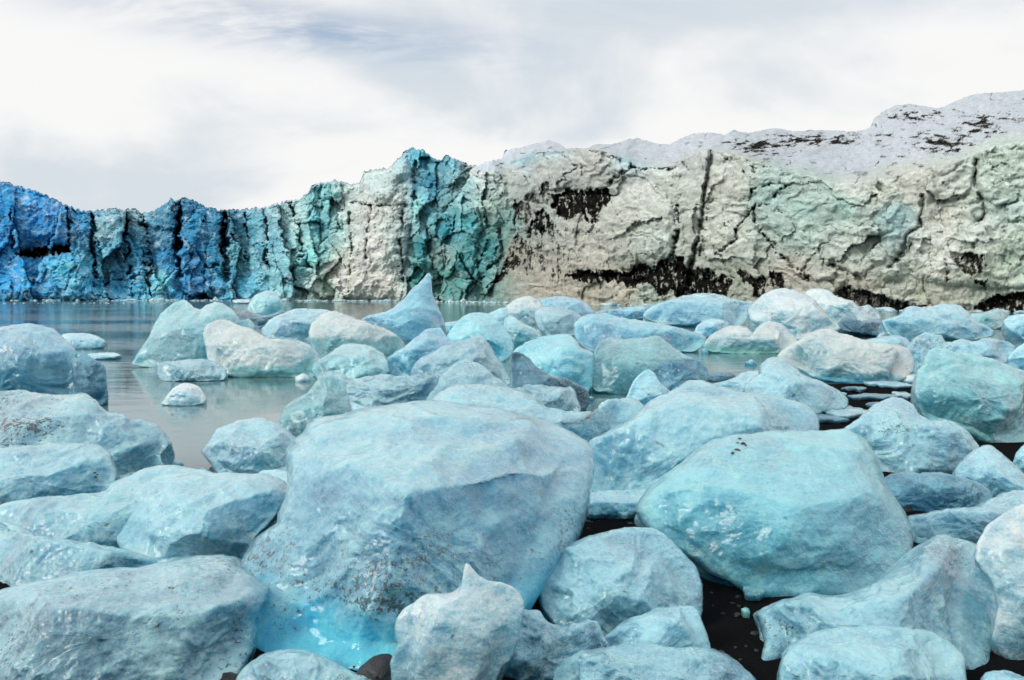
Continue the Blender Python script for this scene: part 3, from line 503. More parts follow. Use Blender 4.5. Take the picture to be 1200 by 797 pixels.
# blue wall: pillars parted by crevices
c1, e1 = cells(XX + wx2, (PY + wy2) * .38, 60, 5, (-420, 620, 70, 150), .35, 7)
R += c1 * LEFT * 1.6 - 3.0 * LEFT * (1 - sstep(0, 3, e1))
c2, e2 = cells(XX + wx2 * .8, (PY + wy2 * .8) * .5, 300, 6, (-100, 640, 80, 190), .5, 5)
amt = np.clip(LEFT * .55 * sstep(262, 300, PY) + (1 - LEFT) * (1 - sstep(395, 410, XX)) * .9 + MID * 1.25 + sstep(330, 350, XX) * (1 - sstep(395, 410, XX)) * .5, 0, 1.4)
R += c2 * amt - 1.8 * amt * (1 - sstep(0, 2, e2))
c4, e4 = cells(XX + wx, PY + wy, 900, 16, (-100, 640, 170, 360), .5, 2.2)
R += c4 * np.clip(amt, 0, 1) * .9
# right wall: big plates and drapery
c3, e3 = cells(XX + wx2 * 1.3, (PY + wy2 * 1.3), 120, 9, (600, 1350, 90, 380), .30, 6)
c5, e5 = cells(XX + wx * 1.5, (PY + wy * 1.5) * .8, 500, 19, (600, 1350, 80, 300), .35, 2.4)
ph = fbm(np.stack([(XW + PY * .5) / 85, (YW - XX * .25) / 52, 0 * XX + 81.3], -1), 4, .45) * 26
fold = np.sin(ph); R += c3 * RIGHT * .95 + c5 * RIGHT * .15 - 1.5 * RIGHT * (1 - sstep(0, 2.6, e3)) + fold * 2.6 * RIGHT
BR2 = fbm(P3(16, 14, 151.3), 4, .6)
DIRT = np.maximum(DIRT, RIGHT * .75 * sstep(.86, 1.0, -fold) * sstep(.0, .28, BR2))
seam = fbm(P3(22, 22, 91.7), 3, .6)
DIRT = np.maximum(DIRT, RIGHT * .62 * (1 - sstep(.2, 1.8, e3)) * sstep(.02, .25, seam))
DIRT = np.maximum(DIRT, .7 * (1 - RIGHT) * (1 - sstep(.2, 1.5, e2)) * sstep(.05, .3, seam) * (amt > .25))
flute = fbm(np.stack([(XX + wx * .8) / 5.2, PY / 34, 0 * XX + 4], -1), 4, .6, ridged=True)
flz = np.maximum(sstep(595, 640, XX) * (1 - sstep(760, 800, XX)) * sstep(235, 290, PY), .35 * RIGHT) + .5 * (1 - sstep(470, 490, XX)) * sstep(400, 415, XX)
R += flute * 2.6 * flz
ridg = fbm(P3(26, 22, 31.3), 5, .6, ridged=True); R += (ridg - .2) * 3.0 * (.5 + .5 * RIGHT)
# hand-placed forms
lump([(0,218),(22,222),(50,232),(80,247),(82,285),(60,288),(20,292),(14,290)], 9, 14)
recess([(16,297),(40,291),(60,289),(82,286),(84,296),(62,298),(36,302),(18,302)], 22, 3, .95, .3)
lump([(-60,300),(10,298),(40,310),(90,300),(110,320),(112,352),(-60,352)], 9, 16)
for x0, x1, w_ in ((13,14,1.2),(80,82,1.3),(106,110,2.6),(146,148,2.4),(166,174,1.6),(209,208,3.4),(261,263,4.0),(288,289,1.3),(310,312,1.8),(340,352,1.5)):
    crack([(x0, 238),(x0 + .4 * (x1 - x0), 262),(x1, 290),(x1 + 2, 325 if w_ > 1.5 else 305)], w_, 12 if w_ > 2 else 7, .92 if w_ > 2 else .75, .5)
crack([(208,236),(209,262),(208,288)], 4.2, 16, .95); crack([(262,252),(264,275),(263,296)], 4.8, 16, .96)
crack([(165,290),(172,320),(178,350)], 1.6, 9, .8); crack([(214,262),(240,258),(262,266)], 1.4, 5, .8); crack([(168,262),(185,270),(206,272)], 3, 5, .7)
crack([(240,311),(262,311)], 1.6, 5, .8); crack([(110,335),(160,325)], 1.8, 6, .7); crack([(215,345),(245,350)], 2.2, 6, .8)
lump([(176,252),(206,236),(207,345),(180,345)], 8, 12); lump([(212,238),(240,246),(258,255),(262,348),(212,346)], 12, 16)
lump([(110,255),(140,252),(142,290),(112,288)], 7, 12); lump([(148,275),(165,262),(178,345),(150,345)], 8, 12)
lump([(290,255),(308,250),(312,345),(291,345)], 7, 12)
lump([(402,222),(424,205),(478,182),(486,215),(482,262),(476,300),(470,350),(400,350)], 20, 26)
lump([(428,204),(482,178),(488,200),(470,215),(450,240),(432,232)], 7, 12)
recess([(486,196),(508,192),(512,212),(500,232),(486,232)], 16, 6, .25); recess([(512,194),(530,194),(524,206),(512,210)], 10, 5, .1)
recess([(484,236),(560,232),(592,240),(598,262),(580,312),(560,330),(476,336),(470,320),(480,280)], 14, 12, 0)
lump([(536,240),(556,234),(566,262),(552,330),(540,332),(528,290)], 11, 10); lump([(566,204),(594,214),(596,262),(576,268),(560,240)], 12, 10); lump([(500,254),(518,246),(528,262),(520,312),(502,318)], 9, 8)
recess([(450,272),(458,268),(466,292),(468,310),(460,300)], 5, 3, .15)
lump([(560,196),(612,188),(622,215),(600,218),(566,212)], 8, 10)
recess([(497,262),(512,290),(508,312),(498,300)], 7, 3, .55)
for p_ in ([(486,232),(484,210),(488,190)], [(584,270),(590,300),(570,318),(560,332)]): crack(p_, 2.2, 7, .7)
lump([(588,182),(600,176),(640,168),(655,171),(660,178),(620,186)], 4, 6)
lump([(625,182),(700,178),(738,192),(742,205),(700,222),(640,222),(622,212)], 12, 14)
lump([(716,232),(738,220),(762,214),(780,226),(790,248),(792,275),(786,298),(770,313),(748,308),(736,318),(715,305),(700,285),(690,268),(704,250)], 20, 15)
lump([(752,200),(795,196),(800,240),(800,300),(790,318),(786,306),(794,280),(792,250),(782,226),(764,212)], 8, 10)
tal = fbm(np.stack([XW / 14, PY * 0, 0 * XX + 5.5], -1), 4, .6); th_ = (foot[None] - PY) / 26
R += 9 * LEFT * (1 - sstep(.35 + tal * .8, .75 + tal * .8, th_))
# black hollows
hang = .5 + .9 * fbm(np.stack([(XX) / 5, 0 * XX, 0 * XX + 7], -1), 3, .6)
recess([(645,228),(668,222),(700,224),(712,219),(716,232),(706,246),(700,260),(684,262),(680,248),(668,258),(650,252)], 13, 4, 1.0, 1.5)
recess([(622,258),(632,249),(642,249),(645,262),(640,272),(630,270),(622,278)], 12, 3, 1.0, .8)
recess([(600,240),(606,232),(616,238),(618,230),(632,225),(640,212),(646,222),(634,236),(622,244),(618,262),(604,258)], 6, 4, .8, 1.4)
recess([(588,318),(596,300),(604,292),(606,306),(596,322),(580,334),(566,338)], 7, 4, .9, 1.2)
recess([(664,322),(680,316),(700,319),(720,316),(735,320),(748,309),(765,312),(785,300),(800,300),(806,318),(838,316),(842,330),(836,350),(812,352),(806,338),(796,352),(786,336),(778,350),(766,340),(756,330),(742,338),(728,330),(700,330),(670,330)], 15, 5, 1.0, 1.2)
recess([(800,318),(834,318),(856,330),(850,346),(840,352),(800,352)], 9, 5, .95, 2.0)
recess([(862,312),(872,316),(884,326),(896,324),(896,345),(884,350),(882,334),(870,330)], 9, 4, .95, .8)
recess([(900,318),(910,316),(918,326),(918,340),(908,336)], 7, 3, .9, .8)
recess([(1120,306),(1138,298),(1154,300),(1152,318),(1138,322),(1126,318)], 6, 4, .85, 1.8); recess([(1138,328),(1156,328),(1152,338)], 6, 3, .9)
recess([(990,332),(1010,340),(1036,346),(1066,356),(1110,362),(1150,362),(1110,372),(1040,372),(1000,360),(980,345)], 16, 5, .85, .6)
recess([(1140,360),(1160,348),(1200,342),(1300,338),(1500,340),(1500,372),(1150,372)], 12, 5, .95, .8)
for p_, w_, h_ in (([(833,178),(829,205),(825,233),(820,267),(812,300),(803,345)], 3.0, 14), ([(827,250),(822,275),(820,300)], 1.6, 6), ([(880,190),(884,200),(878,212)], 2.2, 5),
    ([(927,213),(912,222),(903,238),(880,243),(874,256),(863,266),(862,280),(846,292),(833,300)], 1.7, 8), ([(927,213),(905,216),(880,222)], 1.5, 4), ([(880,222),(881,245),(888,268),(910,293),(932,315),(952,332)], 2.0, 8),
    ([(973,310),(985,316),(1005,322),(1008,330)], 3.0, 8), ([(942,318),(950,300),(962,290),(966,308)], 1.4, 4), ([(1144,188),(1143,205),(1142,215),(1150,232)], 3.2, 8), ([(1150,230),(1156,250),(1146,258)], 3.0, 5),
    ([(1082,230),(1079,250),(1078,266),(1062,276),(1056,296),(1043,313)], 2.6, 7), ([(1068,286),(1058,300),(1046,306)], 4.0, 6), ([(1105,215),(1118,226),(1128,238)], 1.6, 4), ([(1108,302),(1110,320),(1109,330)], 1.8, 4), ([(1162,196),(1176,190),(1184,196)], 1.3, 3), ([(1118,253),(1122,256)], 2.0, 3),
    ([(605,240),(602,262),(606,282)], 1.8, 7), ([(705,246),(700,262),(690,272)], 1.6, 6), ([(738,196),(716,214),(708,222)], 2.0, 7), ([(690,178),(720,186),(748,198)], 1.6, 4), ([(742,196),(760,199),(792,197)], 1.8, 6), ([(792,240),(796,262),(792,285),(788,305)], 2.4, 10),
    ([(412,238),(440,242),(476,240)], 1.6, 3), ([(408,250),(412,300),(408,345)], 1.5, 5), ([(436,225),(432,262),(428,300)], 1.2, 3), ([(472,250),(468,290),(474,330)], 1.8, 5), ([(820,262),(845,300),(862,330)], 1.2, 3), ([(838,232),(828,244)], 2.0, 3),
    ([(880,210),(866,196),(852,186)], 1.5, 3), ([(1000,216),(1010,205),(1030,190)], 1.0, 2)):
    crack(p_, w_, h_, .95)
lump([(1067,322),(1095,302),(1125,278),(1142,264),(1168,253),(1180,262),(1300,255),(1500,260),(1500,340),(1180,338),(1120,335),(1080,330)], 12, 8, .8)
lump([(1176,248),(1190,236),(1215,236),(1240,262),(1200,272),(1186,262)], 8, 7)
lump([(905,240),(930,218),(968,216),(1000,222),(1040,226),(1060,250),(1046,300),(1010,322),(960,305),(915,285),(890,262)], 10, 22)
lump([(832,196),(872,192),(905,205),(880,225),(872,256),(850,290),(828,292)], 8, 14)
recess([(920,232),(960,226),(1010,228),(1044,230),(1052,240),(1000,250),(940,252),(912,246)], 3.5, 8, 0)
recess([(1050,248),(1058,242),(1062,258),(1054,262)], 4, 3, .1); recess([(1006,264),(1018,261),(1020,268),(1008,270)], 3, 2, .5)
lump([(1030,316),(1050,310),(1062,320),(1050,330),(1032,330)], 8, 6); lump([(950,322),(975,318),(990,328),(985,342),(960,340)], 9, 6); lump([(870,270),(884,256),(894,276),(905,292),(880,292)], 6, 6)
# speckled and draped dirt where the real wall carries it
dn = fbm(P3(7, 11, 21.0), 5, .68); dn2 = fbm(P3(2.6, 3.6, 25.0), 3, .7); dz = fbm(P3(60, 50, 14.0), 3, .5)
drape = fbm(np.stack([(XX + wx * .6) / 2.6, PY / 26, 0 * XX + 9], -1), 4, .65)
def zone(cx, cy, rx, ry): return np.exp(-(((XX - cx) / rx) ** 2 + ((PY - cy) / ry) ** 2))
Z = 1.0 * zone(650, 275, 60, 55) + .9 * zone(600, 300, 25, 30) + .8 * zone(830, 325, 50, 28) + .5 * zone(770, 335, 50, 18) + .5 * zone(860, 200, 40, 18) + .55 * zone(1150, 235, 30, 40) + .6 * zone(1060, 295, 35, 25) + .5 * zone(1130, 320, 50, 20) + .3 * zone(950, 315, 60, 20) + .32 * zone(440, 240, 40, 30) + .45 * zone(380, 320, 40, 30) + .3 * zone(130, 262, 30, 16) + .4 * zone(185, 268, 20, 10) + .35 * zone(540, 330, 60, 18) + .3 * zone(310, 270, 30, 25)
Z += .5 * zone(960, 350, 140, 18)
zz = (.75 * dn + .35 * dn2 + .9 * drape * flz.clip(.2, 1) + .35 * dz)
DIRT = np.maximum(DIRT, isF * .85 * sstep(.30, .62, zz * .9 + .40 * Z))
fine = fbm(np.stack([XW / 2.1, YW / 5.0, 0 * XX + 77.3], -1), 4, .7) + .6 * fbm(P3(18, 18, 79.3), 3, .6)
DIRT = np.maximum(DIRT, isF * .6 * (.35 + .65 * RIGHT + .3 * sstep(395, 410, XX) * (1 - sstep(470, 490, XX))).clip(0, 1) * sstep(.10, .48, fine))
hollow = .6 * fbm(np.stack([(XX + wx * .5) / 3.0, PY / 13, 0 * XX + 19.4], -1), 4, .65) + .6 * fbm(P3(6, 6, 37.7), 4, .65)
DIRT = np.where(DIRT > .7, DIRT - .8 * sstep(.03, .33, hollow), DIRT)
# snow slopes above the rim, with dirt bands
smk = np.hanning(25); smk /= smk.sum(); sm_ = lambda a: np.convolve(np.pad(a, 12, 'edge'), smk, 'valid')
rim_s, crest_s = sm_(rim_s), sm_(crest_s); crest_s = np.minimum(crest_s, rim_s - 2)
ts = np.zeros(PY.shape); ts[NF:] = np.clip((rim_s - PY[NF:]) / (rim_s - crest_s), 0, 1.1)
sr = fbm(P3(34, 13, 41.3), 3, .5, ridged=True); sr2 = fbm(P3(60, 14, 47.0), 4, .55)
phs = fbm(np.stack([(XX + PY * 1.2) / 95, (PY + XX * .12) / 26, 0 * XX + 141.3], -1), 4, .5) * 15
Rs = (sr - .1) * 4.0 + sr2 * 12 + np.sin(phs) * 7
DIRT = np.maximum(DIRT, (~isF) * .68 * sstep(.80, 1.0, -np.sin(phs)) * sstep(-.02, .25, fbm(P3(24, 9, 161.3), 4, .65)))
for p_, h_ in (([(728,168),(738,162),(762,162),(778,172),(782,190),(750,196),(722,186)], 9), ([(784,176),(800,158),(826,152),(846,160),(842,178),(800,186)], 8), ([(590,176),(640,160),(668,172),(655,190),(600,194)], 8),
               ([(846,158),(862,148),(880,156),(870,168)], 5), ([(892,158),(906,146),(935,152),(930,166),(900,168)], 5), ([(1018,152),(1028,134),(1050,120),(1090,122),(1100,136),(1060,146),(1040,158)], 14), ([(1040,176),(1090,160),(1140,150),(1230,120),(1240,140),(1160,170),(1090,186)], 9), ([(1120,124),(1150,106),(1240,100),(1240,116),(1150,128)], 8), ([(935,160),(965,150),(1000,152),(1010,166),(960,176)], 6)):
    s_ = sd_poly(p_, .6); Rs += h_ * np.sqrt(np.clip(s_ / 9, 0, 1)); DIRT = np.maximum(DIRT, (~isF) * .55 * (1 - sstep(.2, 1.6, np.abs(s_))) * sstep(.0, .3, BRK))
Rs = Rs
BZ = zone(950, 165, 70, 7) + .9 * zone(880, 172, 40, 6) + 1.0 * zone(1068, 136, 40, 8) + 1.1 * zone(1105, 168, 38, 14) + 1.1 * zone(1150, 148, 26, 12) + .5 * zone(900, 182, 50, 6) + .5 * zone(1040, 180, 30, 5) + .5 * zone(1010, 158, 60, 5) + .5 * zone(1180,135,40,6) + .3 * zone(640, 176, 40, 6) + .5 * zone(600, 194, 30, 8)
bd = fbm(np.stack([XX / 17 + PY / 12, PY / 4.2 - XX / 60, 0 * XX + 2], -1), 5, .7)
DIRT = np.maximum(DIRT, (~isF) * .95 * sstep(.28, .68, bd * 1.05 + .46 * BZ + .12))
# distance of every point
up = np.clip((foot[None] - PY) / (foot - rim)[None], 0, 1)
edge = sstep(0, .04, tF)[:, None] * np.ones_like(PX)[None]
faceD = base[None] * (1 + .10 * up ** 1.3)
Dd = faceD - (R * faceD / F) * (1.0 + .7 * (1 - sstep(560, 620, XX)))
kern = np.hanning(61); kern /= kern.sum(); rd = Dd[NF - 1] - base; smo = base + np.convolve(np.pad(rd, 30, 'edge'), kern, 'valid')
Dd[NF:] = smo[None] + (Dd[NF - 1] - smo)[None] * (1 - sstep(0, .12, tS))[:, None]
gap = (rim_s - crest_s)[None]
Dd[NF:] += base[None] * (.06 + .011 * np.clip(gap, 0, 80)) * ts[NF:] ** 1.15
Dd[NF:] -= Rs[NF:] * base[None] / F * 1.3 * sstep(0, .25, ts[NF:]) * np.clip(gap / 12, .15, 1)
G = to_xyz(XX, PY, Dd)
# the ice behind the crest falls away again to the ground
back = []
for j, (dd_, zf) in enumerate(((3, .97), (12, .9), (40, .75), (90, .45), (120, -.02))):
    q = G[-1].copy(); q[:, 0] *= 1 + dd_ / q[:, 1]; q[:, 1] += dd_; q[:, 2] = q[:, 2] * zf; back.append(q)
G = np.concatenate([G, np.array(back)]); NR = G.shape[0]; NC = len(PX)
DIRT = np.concatenate([DIRT, np.zeros((5, NC))])
# ice colours of the wall (blue old ice at the left, greenish-white dusty ice at the right)
SMP = [(-50,260,42,135,185),(10,240,45,140,190),(50,255,40,125,178),(60,275,42,130,180),(20,325,50,145,195),(70,320,85,170,200),(50,340,55,150,195),(95,265,52,135,175),(120,270,118,160,165),(112,300,85,165,185),(150,290,70,155,180),(160,255,130,170,175),(150,330,60,150,180),(180,258,55,125,150),(190,300,45,130,170),(185,330,110,190,210),(220,265,40,120,155),(228,300,30,115,160),(230,335,25,110,155),(255,265,45,115,145),(250,310,40,125,155),(280,300,90,155,165),(280,340,75,155,175),(300,280,70,145,160),(318,280,105,162,175),(330,320,120,175,182),(345,255,160,190,188),(352,290,140,182,182),(380,235,120,185,188),(372,262,100,175,185),(365,300,105,175,178),(380,330,165,190,178),(396,320,200,203,190),
 (405,240,175,192,188),(430,250,200,202,190),(450,215,175,200,196),(420,320,206,205,190),(440,290,205,204,192),(458,240,192,200,190),(462,290,180,203,195),(450,335,205,203,188),(490,188,85,175,200),(478,200,160,200,205),(503,215,50,125,150),(500,245,120,185,195),(495,290,45,135,148),(490,325,60,135,135),(520,195,95,170,190),(525,270,60,150,165),(520,300,150,180,175),(530,325,80,145,140),(548,265,65,160,168),(545,310,60,150,155),(545,215,150,190,195),(575,225,185,205,200),(575,245,165,190,180),(572,290,55,140,145),(590,260,120,170,165),(562,205,190,197,195),(605,180,130,195,215),(640,172,165,200,208),(600,205,188,196,190),
 (620,240,165,170,160),(610,300,170,165,145),(640,330,185,176,155),(640,200,188,190,182),(690,190,186,188,176),(690,245,190,190,175),(700,290,196,194,176),(680,335,182,174,150),(740,250,195,198,182),(760,230,200,205,195),(765,280,190,205,190),(735,335,190,182,158),(785,220,190,200,185),(760,345,170,190,170),(745,172,160,205,220),(800,180,188,195,192),(850,220,198,202,185),(850,260,200,206,190),(830,290,190,196,178),(850,335,165,175,150),(905,235,160,198,188),(940,228,172,198,185),(940,240,148,192,180),(990,240,150,195,182),(1000,225,200,205,195),(935,270,175,203,188),(1000,285,192,206,190),(1050,255,140,190,190),(930,320,190,185,165),(1030,225,190,198,180),(1070,220,198,200,182),(1100,250,202,204,186),(1100,290,205,210,195),(1150,280,198,210,196),(1180,215,190,212,192),(1150,315,180,195,170),(1100,345,185,190,165),(1180,240,185,212,200),(1000,340,185,182,158),(1190,300,190,215,190)]
cs = np.array(SMP, float); cl = np.array([lin(c[2:]) for c in cs])
xq = (XX + wx * 1.1).ravel(); yq = (PY + wy * 1.1).ravel(); acc = np.zeros((xq.size, 3)); wsum = np.zeros(xq.size)
for (a, b), c in zip(cs[:, :2], cl):
    w_ = 1 / (((xq - a) ** 2 + (yq - b) ** 2 * 1.0) + 60) ** 1.7; acc += w_[:, None] * c; wsum += w_
COL = (acc / wsum[:, None]).reshape(*XX.shape, 3)
snow = np.array(lin((186, 198, 208))); fs = sstep(.02, .30, ts + .16 * fbm(P3(20, 8, 171.3), 4, .6)) * sstep(1.5, 9, gap * np.ones_like(ts))
COL = COL * (1 - fs[..., None]) + snow * fs[..., None]
mot = fbm(np.stack([XW / 4.5, YW / 5.5, 0 * XX + 61.4], -1), 4, .7); cellv = c2 / 5
strat = fbm(np.stack([XX / 60, (YW - XX * .03) / 2.6, 0 * XX + 33.3], -1), 4, .65)
lw = (1 - sstep(290, 400, XX))[..., None]; COL = COL * (1 + lw * np.array([.06, .06, .12]))
COL = COL * (1 + .34 * mot + .16 * cellv * amt + .35 * strat * (1 - sstep(270, 330, XX)) * (1 - sstep(295, 325, PY)))[..., None]
DIRT[:len(XX)] = np.maximum(DIRT[:len(XX)], isF * .8 * LEFT * sstep(.20, .40, strat + .25 * dz) * sstep(.0, .3, fbm(P3(24, 20, 35.5), 3, .6)))
crust = sstep(.0, .45, fbm(np.stack([XW / 9, YW / 7, 0 * XX + 71.4], -1), 5, .7)) * (LEFT * .45 + MID * .35 + .15)
COL = COL * (1 - crust[..., None]) + crust[..., None] * np.array(lin((190, 208, 212)))
COL = np.concatenate([COL, np.tile(snow, (5, NC, 1))])
lum_ = COL.mean(-1, keepdims=True); grey_ = (sstep(395, 420, np.concatenate([XX, np.tile(PX, (5, 1))])) * (1 - sstep(475, 485, np.concatenate([XX, np.tile(PX, (5, 1))]))) + sstep(590, 610, np.concatenate([XX, np.tile(PX, (5, 1))])))[..., None] * .35
COL = COL * (1 - grey_) + lum_ * np.array([.96, 1.01, 1.06]) * grey_
COL = np.clip(COL * np.where(np.arange(len(COL)) < NF, 1, 0)[:, None, None] * (1.42 - .28 * sstep(395, 640, PX))[None, :, None] + COL * np.where(np.arange(len(COL)) < NF, 0, .95)[:, None, None], .01, .84)
# foreground/section parts: the wall is one glacier with three faces of its own
def glacier_part(name, c0, c1, label, parent):
    sub = G[:, c0:c1 + 1]; n = sub.shape[1]
    V = sub.reshape(-1, 3)
    r = np.arange(NR - 1)[:, None] * n + np.arange(n - 1)[None]; r = r.ravel()
    o = mesh_obj(name, V, np.stack([r, r + 1, r + n + 1, r + n], -1), GL, parent)
    o['label'] = label
    at_ = o.data.attributes.new('ice_colour', 'FLOAT_COLOR', 'POINT')
    at_.data.foreach_set('color', np.concatenate([COL[:, c0:c1 + 1].reshape(-1, 3), DIRT[:, c0:c1 + 1].reshape(-1, 1)], 1).astype(np.float32).ravel())
    return o
k = NT('glacier_ice')
att = k.n('ShaderNodeAttribute', attribute_name='ice_colour')
tc = k.n('ShaderNodeTexCoord').outputs['Object']
g1 = k.noise(tc, 1.1, 9, .78, .3); g2 = k.noise(k.mapping(tc, (1, 1, .35)), 2.2, 6, .7); g3 = k.noise(tc, .22, 5, .6)
col = k.mix(k.ramp(g1, .35, .68), att.outputs['Color'], (1, 1, 1), 'MIX'); 
val = k.n('ShaderNodeHueSaturation'); k.put(val.inputs['Color'], att.outputs['Color'])
k.put(val.inputs['Value'], k.n('ShaderNodeMapRange', i_0=k.math('ADD', k.math('MULTIPLY', g1, .65), k.math('MULTIPLY', g2, .35)), i_1=.3, i_2=.7, i_3=.56, i_4=1.32).outputs[0])
k.put(val.inputs['Saturation'], k.n('ShaderNodeMapRange', i_0=g3, i_1=.3, i_2=.7, i_3=1.1, i_4=.9).outputs[0])
dd_ = k.math('ADD', att.outputs['Alpha'], k.math('MULTIPLY', k.math('SUBTRACT', k.math('ADD', k.math('MULTIPLY', g1, .5), k.math('MULTIPLY', g2, .6)), .55), 1.7))
dm = k.ramp(dd_, .34, .84)
k.put(k.b.inputs['Base Color'], k.mix(dm, val.outputs[0], k.mix(k.ramp(dd_, .6, 1.0), (.10, .095, .085), (.010, .010, .009))))
k.b.inputs['Roughness'].default_value = .6; k.put(k.b.inputs['Specular IOR Level'], k.math('MULTIPLY', k.math('SUBTRACT', 1.0, dm), .35))
bp = k.n('ShaderNodeBump', i_Height=k.math('ADD', g1, k.math('MULTIPLY', g2, .8))); bp.inputs['Distance'].default_value = .8
upn = k.n('ShaderNodeSeparateXYZ', i_0=k.n('ShaderNodeNewGeometry').outputs['Normal']).outputs[2]
k.put(bp.inputs['Strength'], k.n('ShaderNodeMapRange', i_0=upn, i_1=.55, i_2=.9, i_3=.7, i_4=.10).outputs[0])
k.put(k.b.inputs['Normal'], bp.outputs[0])
GL = k.m
gl = bpy.data.objects.new('glacier', None); C.objects.link(gl)
tag(gl, 'long glacier front behind the lagoon, deep blue at left, dusty grey-white at right', 'glacier')
ca, cb, cc = [int(np.argmin(abs(PX - x))) for x in (398, 604, 1e9)]
glacier_part('blue_ice_wall', 0, ca, 'deep blue wall of ice pillars parted by black crevices', gl)
glacier_part('serac_wall', ca, cb, 'jagged teal and cream broken ice wall in the middle', gl)
glacier_part('dusty_ice_wall', cb, NC - 1, 'grey-white wall with black dirt hollows and a snowfield on top', gl)

# ------------------------------------------------------------------ brash ice
def lumps(spots, seed, flat=.5):
    rs = np.random.RandomState(seed); Vs, Fs, off = [], [], 0
    import bmesh
    bm = bmesh.new(); bmesh.ops.create_icosphere(bm, subdivisions=2, radius=1); bv = np.array([v.co[:] for v in bm.verts]); bf = np.array([[v.index for v in f.verts] for f in bm.faces]); bm.free()
    for (x, y, z, r) in spots:
        d = 1 + .38 * pnoise(bv * 1.3 + rs.uniform(0, 50, 3))[:, None] * 1.6
        sc_ = np.array([rs.uniform(.7, 1.5), rs.uniform(.6, 1.2), flat * rs.uniform(.6, 1.3)]) * r
        Vs.append(bv * d * sc_ + [x, y, z]); Fs.append(bf + off); off += len(bv)
    return np.concatenate(Vs), np.concatenate(Fs)
rs = np.random.RandomState(5); sp = []
for i in range(520):
    px = rs.uniform(-60, 640) if i % 4 else rs.uniform(-60, 1300); D = ip(BASE, px) * (1 - abs(rs.normal(0, .02)) - .012)
    r_ = rs.uniform(.10, .42) * (1 if rs.rand() > .12 else 2.4)
    sp.append(((px - 600) / F * D, D, .02, r_))
for i in range(60):
    px = rs.uniform(-60, 200); sp.append(((px - 600) / F * 118, 118 + rs.normal(0, 1.2), .0, rs.uniform(.06, .16)))
V, Fc = lumps(sp, 3, .6)
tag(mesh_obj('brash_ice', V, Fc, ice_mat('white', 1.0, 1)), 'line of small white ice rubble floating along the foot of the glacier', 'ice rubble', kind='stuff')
# thin floes on the black wet patch at the right
def plate(px, py, w_, seed, mat, name='ice_fragment', h=.035):
    r2 = np.random.RandomState(seed); n = r2.randint(7, 12); a = np.sort(r2.uniform(0, 2 * math.pi, n) ) * .5 + np.linspace(0, 2 * math.pi, n, endpoint=False) * .5
    D = ground_dist(py); rr = w_ * r2.uniform(.55, 1.15, n); el = r2.uniform(.8, 1.9)
    ring = np.stack([rr * np.cos(a) * 1.3, rr * np.sin(a) * el], -1)
    k_ = 48; ring = closed_spline(ring, k_); Vv = []
    for s_, z_ in ((.9, -.02), (1.0, h * .4), (.93, h * .9), (.6, h * 1.2), (.25, h * 1.25)):
        q = ring * s_; zz_ = z_ + h * .6 * pnoise(np.stack([q[:, 0] * 9, q[:, 1] * 9, q[:, 0] * 0 + seed * 1.37], -1)); Vv.append(np.concatenate([q, zz_[:, None]], 1))
    Vv = np.concatenate(Vv + [[[0, 0, h * 1.25]]]); f = []
    for r_ in range(4):
        for i_ in range(k_): f.append((r_ * k_ + i_, r_ * k_ + (i_ + 1) % k_, (r_ + 1) * k_ + (i_ + 1) % k_, (r_ + 1) * k_ + i_))
    for i_ in range(k_): f.append((4 * k_ + i_, 4 * k_ + (i_ + 1) % k_, 5 * k_, 5 * k_))
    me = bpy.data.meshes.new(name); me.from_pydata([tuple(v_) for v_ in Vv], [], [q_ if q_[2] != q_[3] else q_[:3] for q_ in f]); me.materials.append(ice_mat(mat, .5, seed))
    me.polygons.foreach_set('use_smooth', np.ones(len(me.polygons), bool))
    o = bpy.data.objects.new(name, me); C.objects.link(o); o.location = ((px - 600) / F * D, D, .06); return o
fl = [(1003,461,.17),(1040,455,.30),(1016,470,.36),(1058,468,.16),(1036,481,.24),(990,489,.34),(966,497,.2)]
for i, (px, py, r_) in enumerate(fl):
    tag(plate(px, py, r_, 40 + i, ['slate', 'grey', 'slate', 'dirty'][i % 4]), 'thin irregular plate of ice on the black wet patch at the right', 'ice fragment', 'thin ice plates on the black wet patch at the right')
for i, (px, py, r_) in enumerate([(697,612,.05),(730,612,.04),(884,708,.06),(874,731,.025)]):
    tag(plate(px, py, r_, 80 + i, 'teal', h=.015), ['clear ice chip in the dark gap right of the biggest block', 'clear ice chip at the foot of the thin pale shelf', 'glassy disc of ice under the turquoise boulder in the dark gap', 'tiny ice crumb in the dark gap below the turquoise boulder'][i], 'ice fragment')
# broken lumps caught between the big blocks
chk = [(668,462,14),(690,470,10),(355,447,13),(248,443,9),(905,402,12),(955,392,13),(1035,398,11),(1120,412,16),(700,398,9),(575,404,11),(330,388,9),(500,402,10),(826,414,9),(880,428,10),(1066,448,12),(985,465,12),(262,560,14),(236,556,10),(640,600,11),(1180,640,20),(1080,640,16),(1035,622,14),(655,745,18),(640,720,12),(270,768,16),(1145,760,16),(300,640,12),(208,548,11),(1172,604,16),(728,450,9),(870,478,10),(430,420,9)]
for i, (px, py, wp) in enumerate(chk):
    D = ground_dist(py); r_ = wp / F * D * .6
    V, Fc = lumps([(0, 0, 0, r_)], 300 + i, .8)
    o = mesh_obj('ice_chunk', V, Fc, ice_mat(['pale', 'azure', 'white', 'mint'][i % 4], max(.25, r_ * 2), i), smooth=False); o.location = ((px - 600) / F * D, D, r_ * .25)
    tag(o, 'small broken chunk of pale ice lodged between the big blocks', 'ice chunk', 'small chunks of ice lodged between the big blocks')

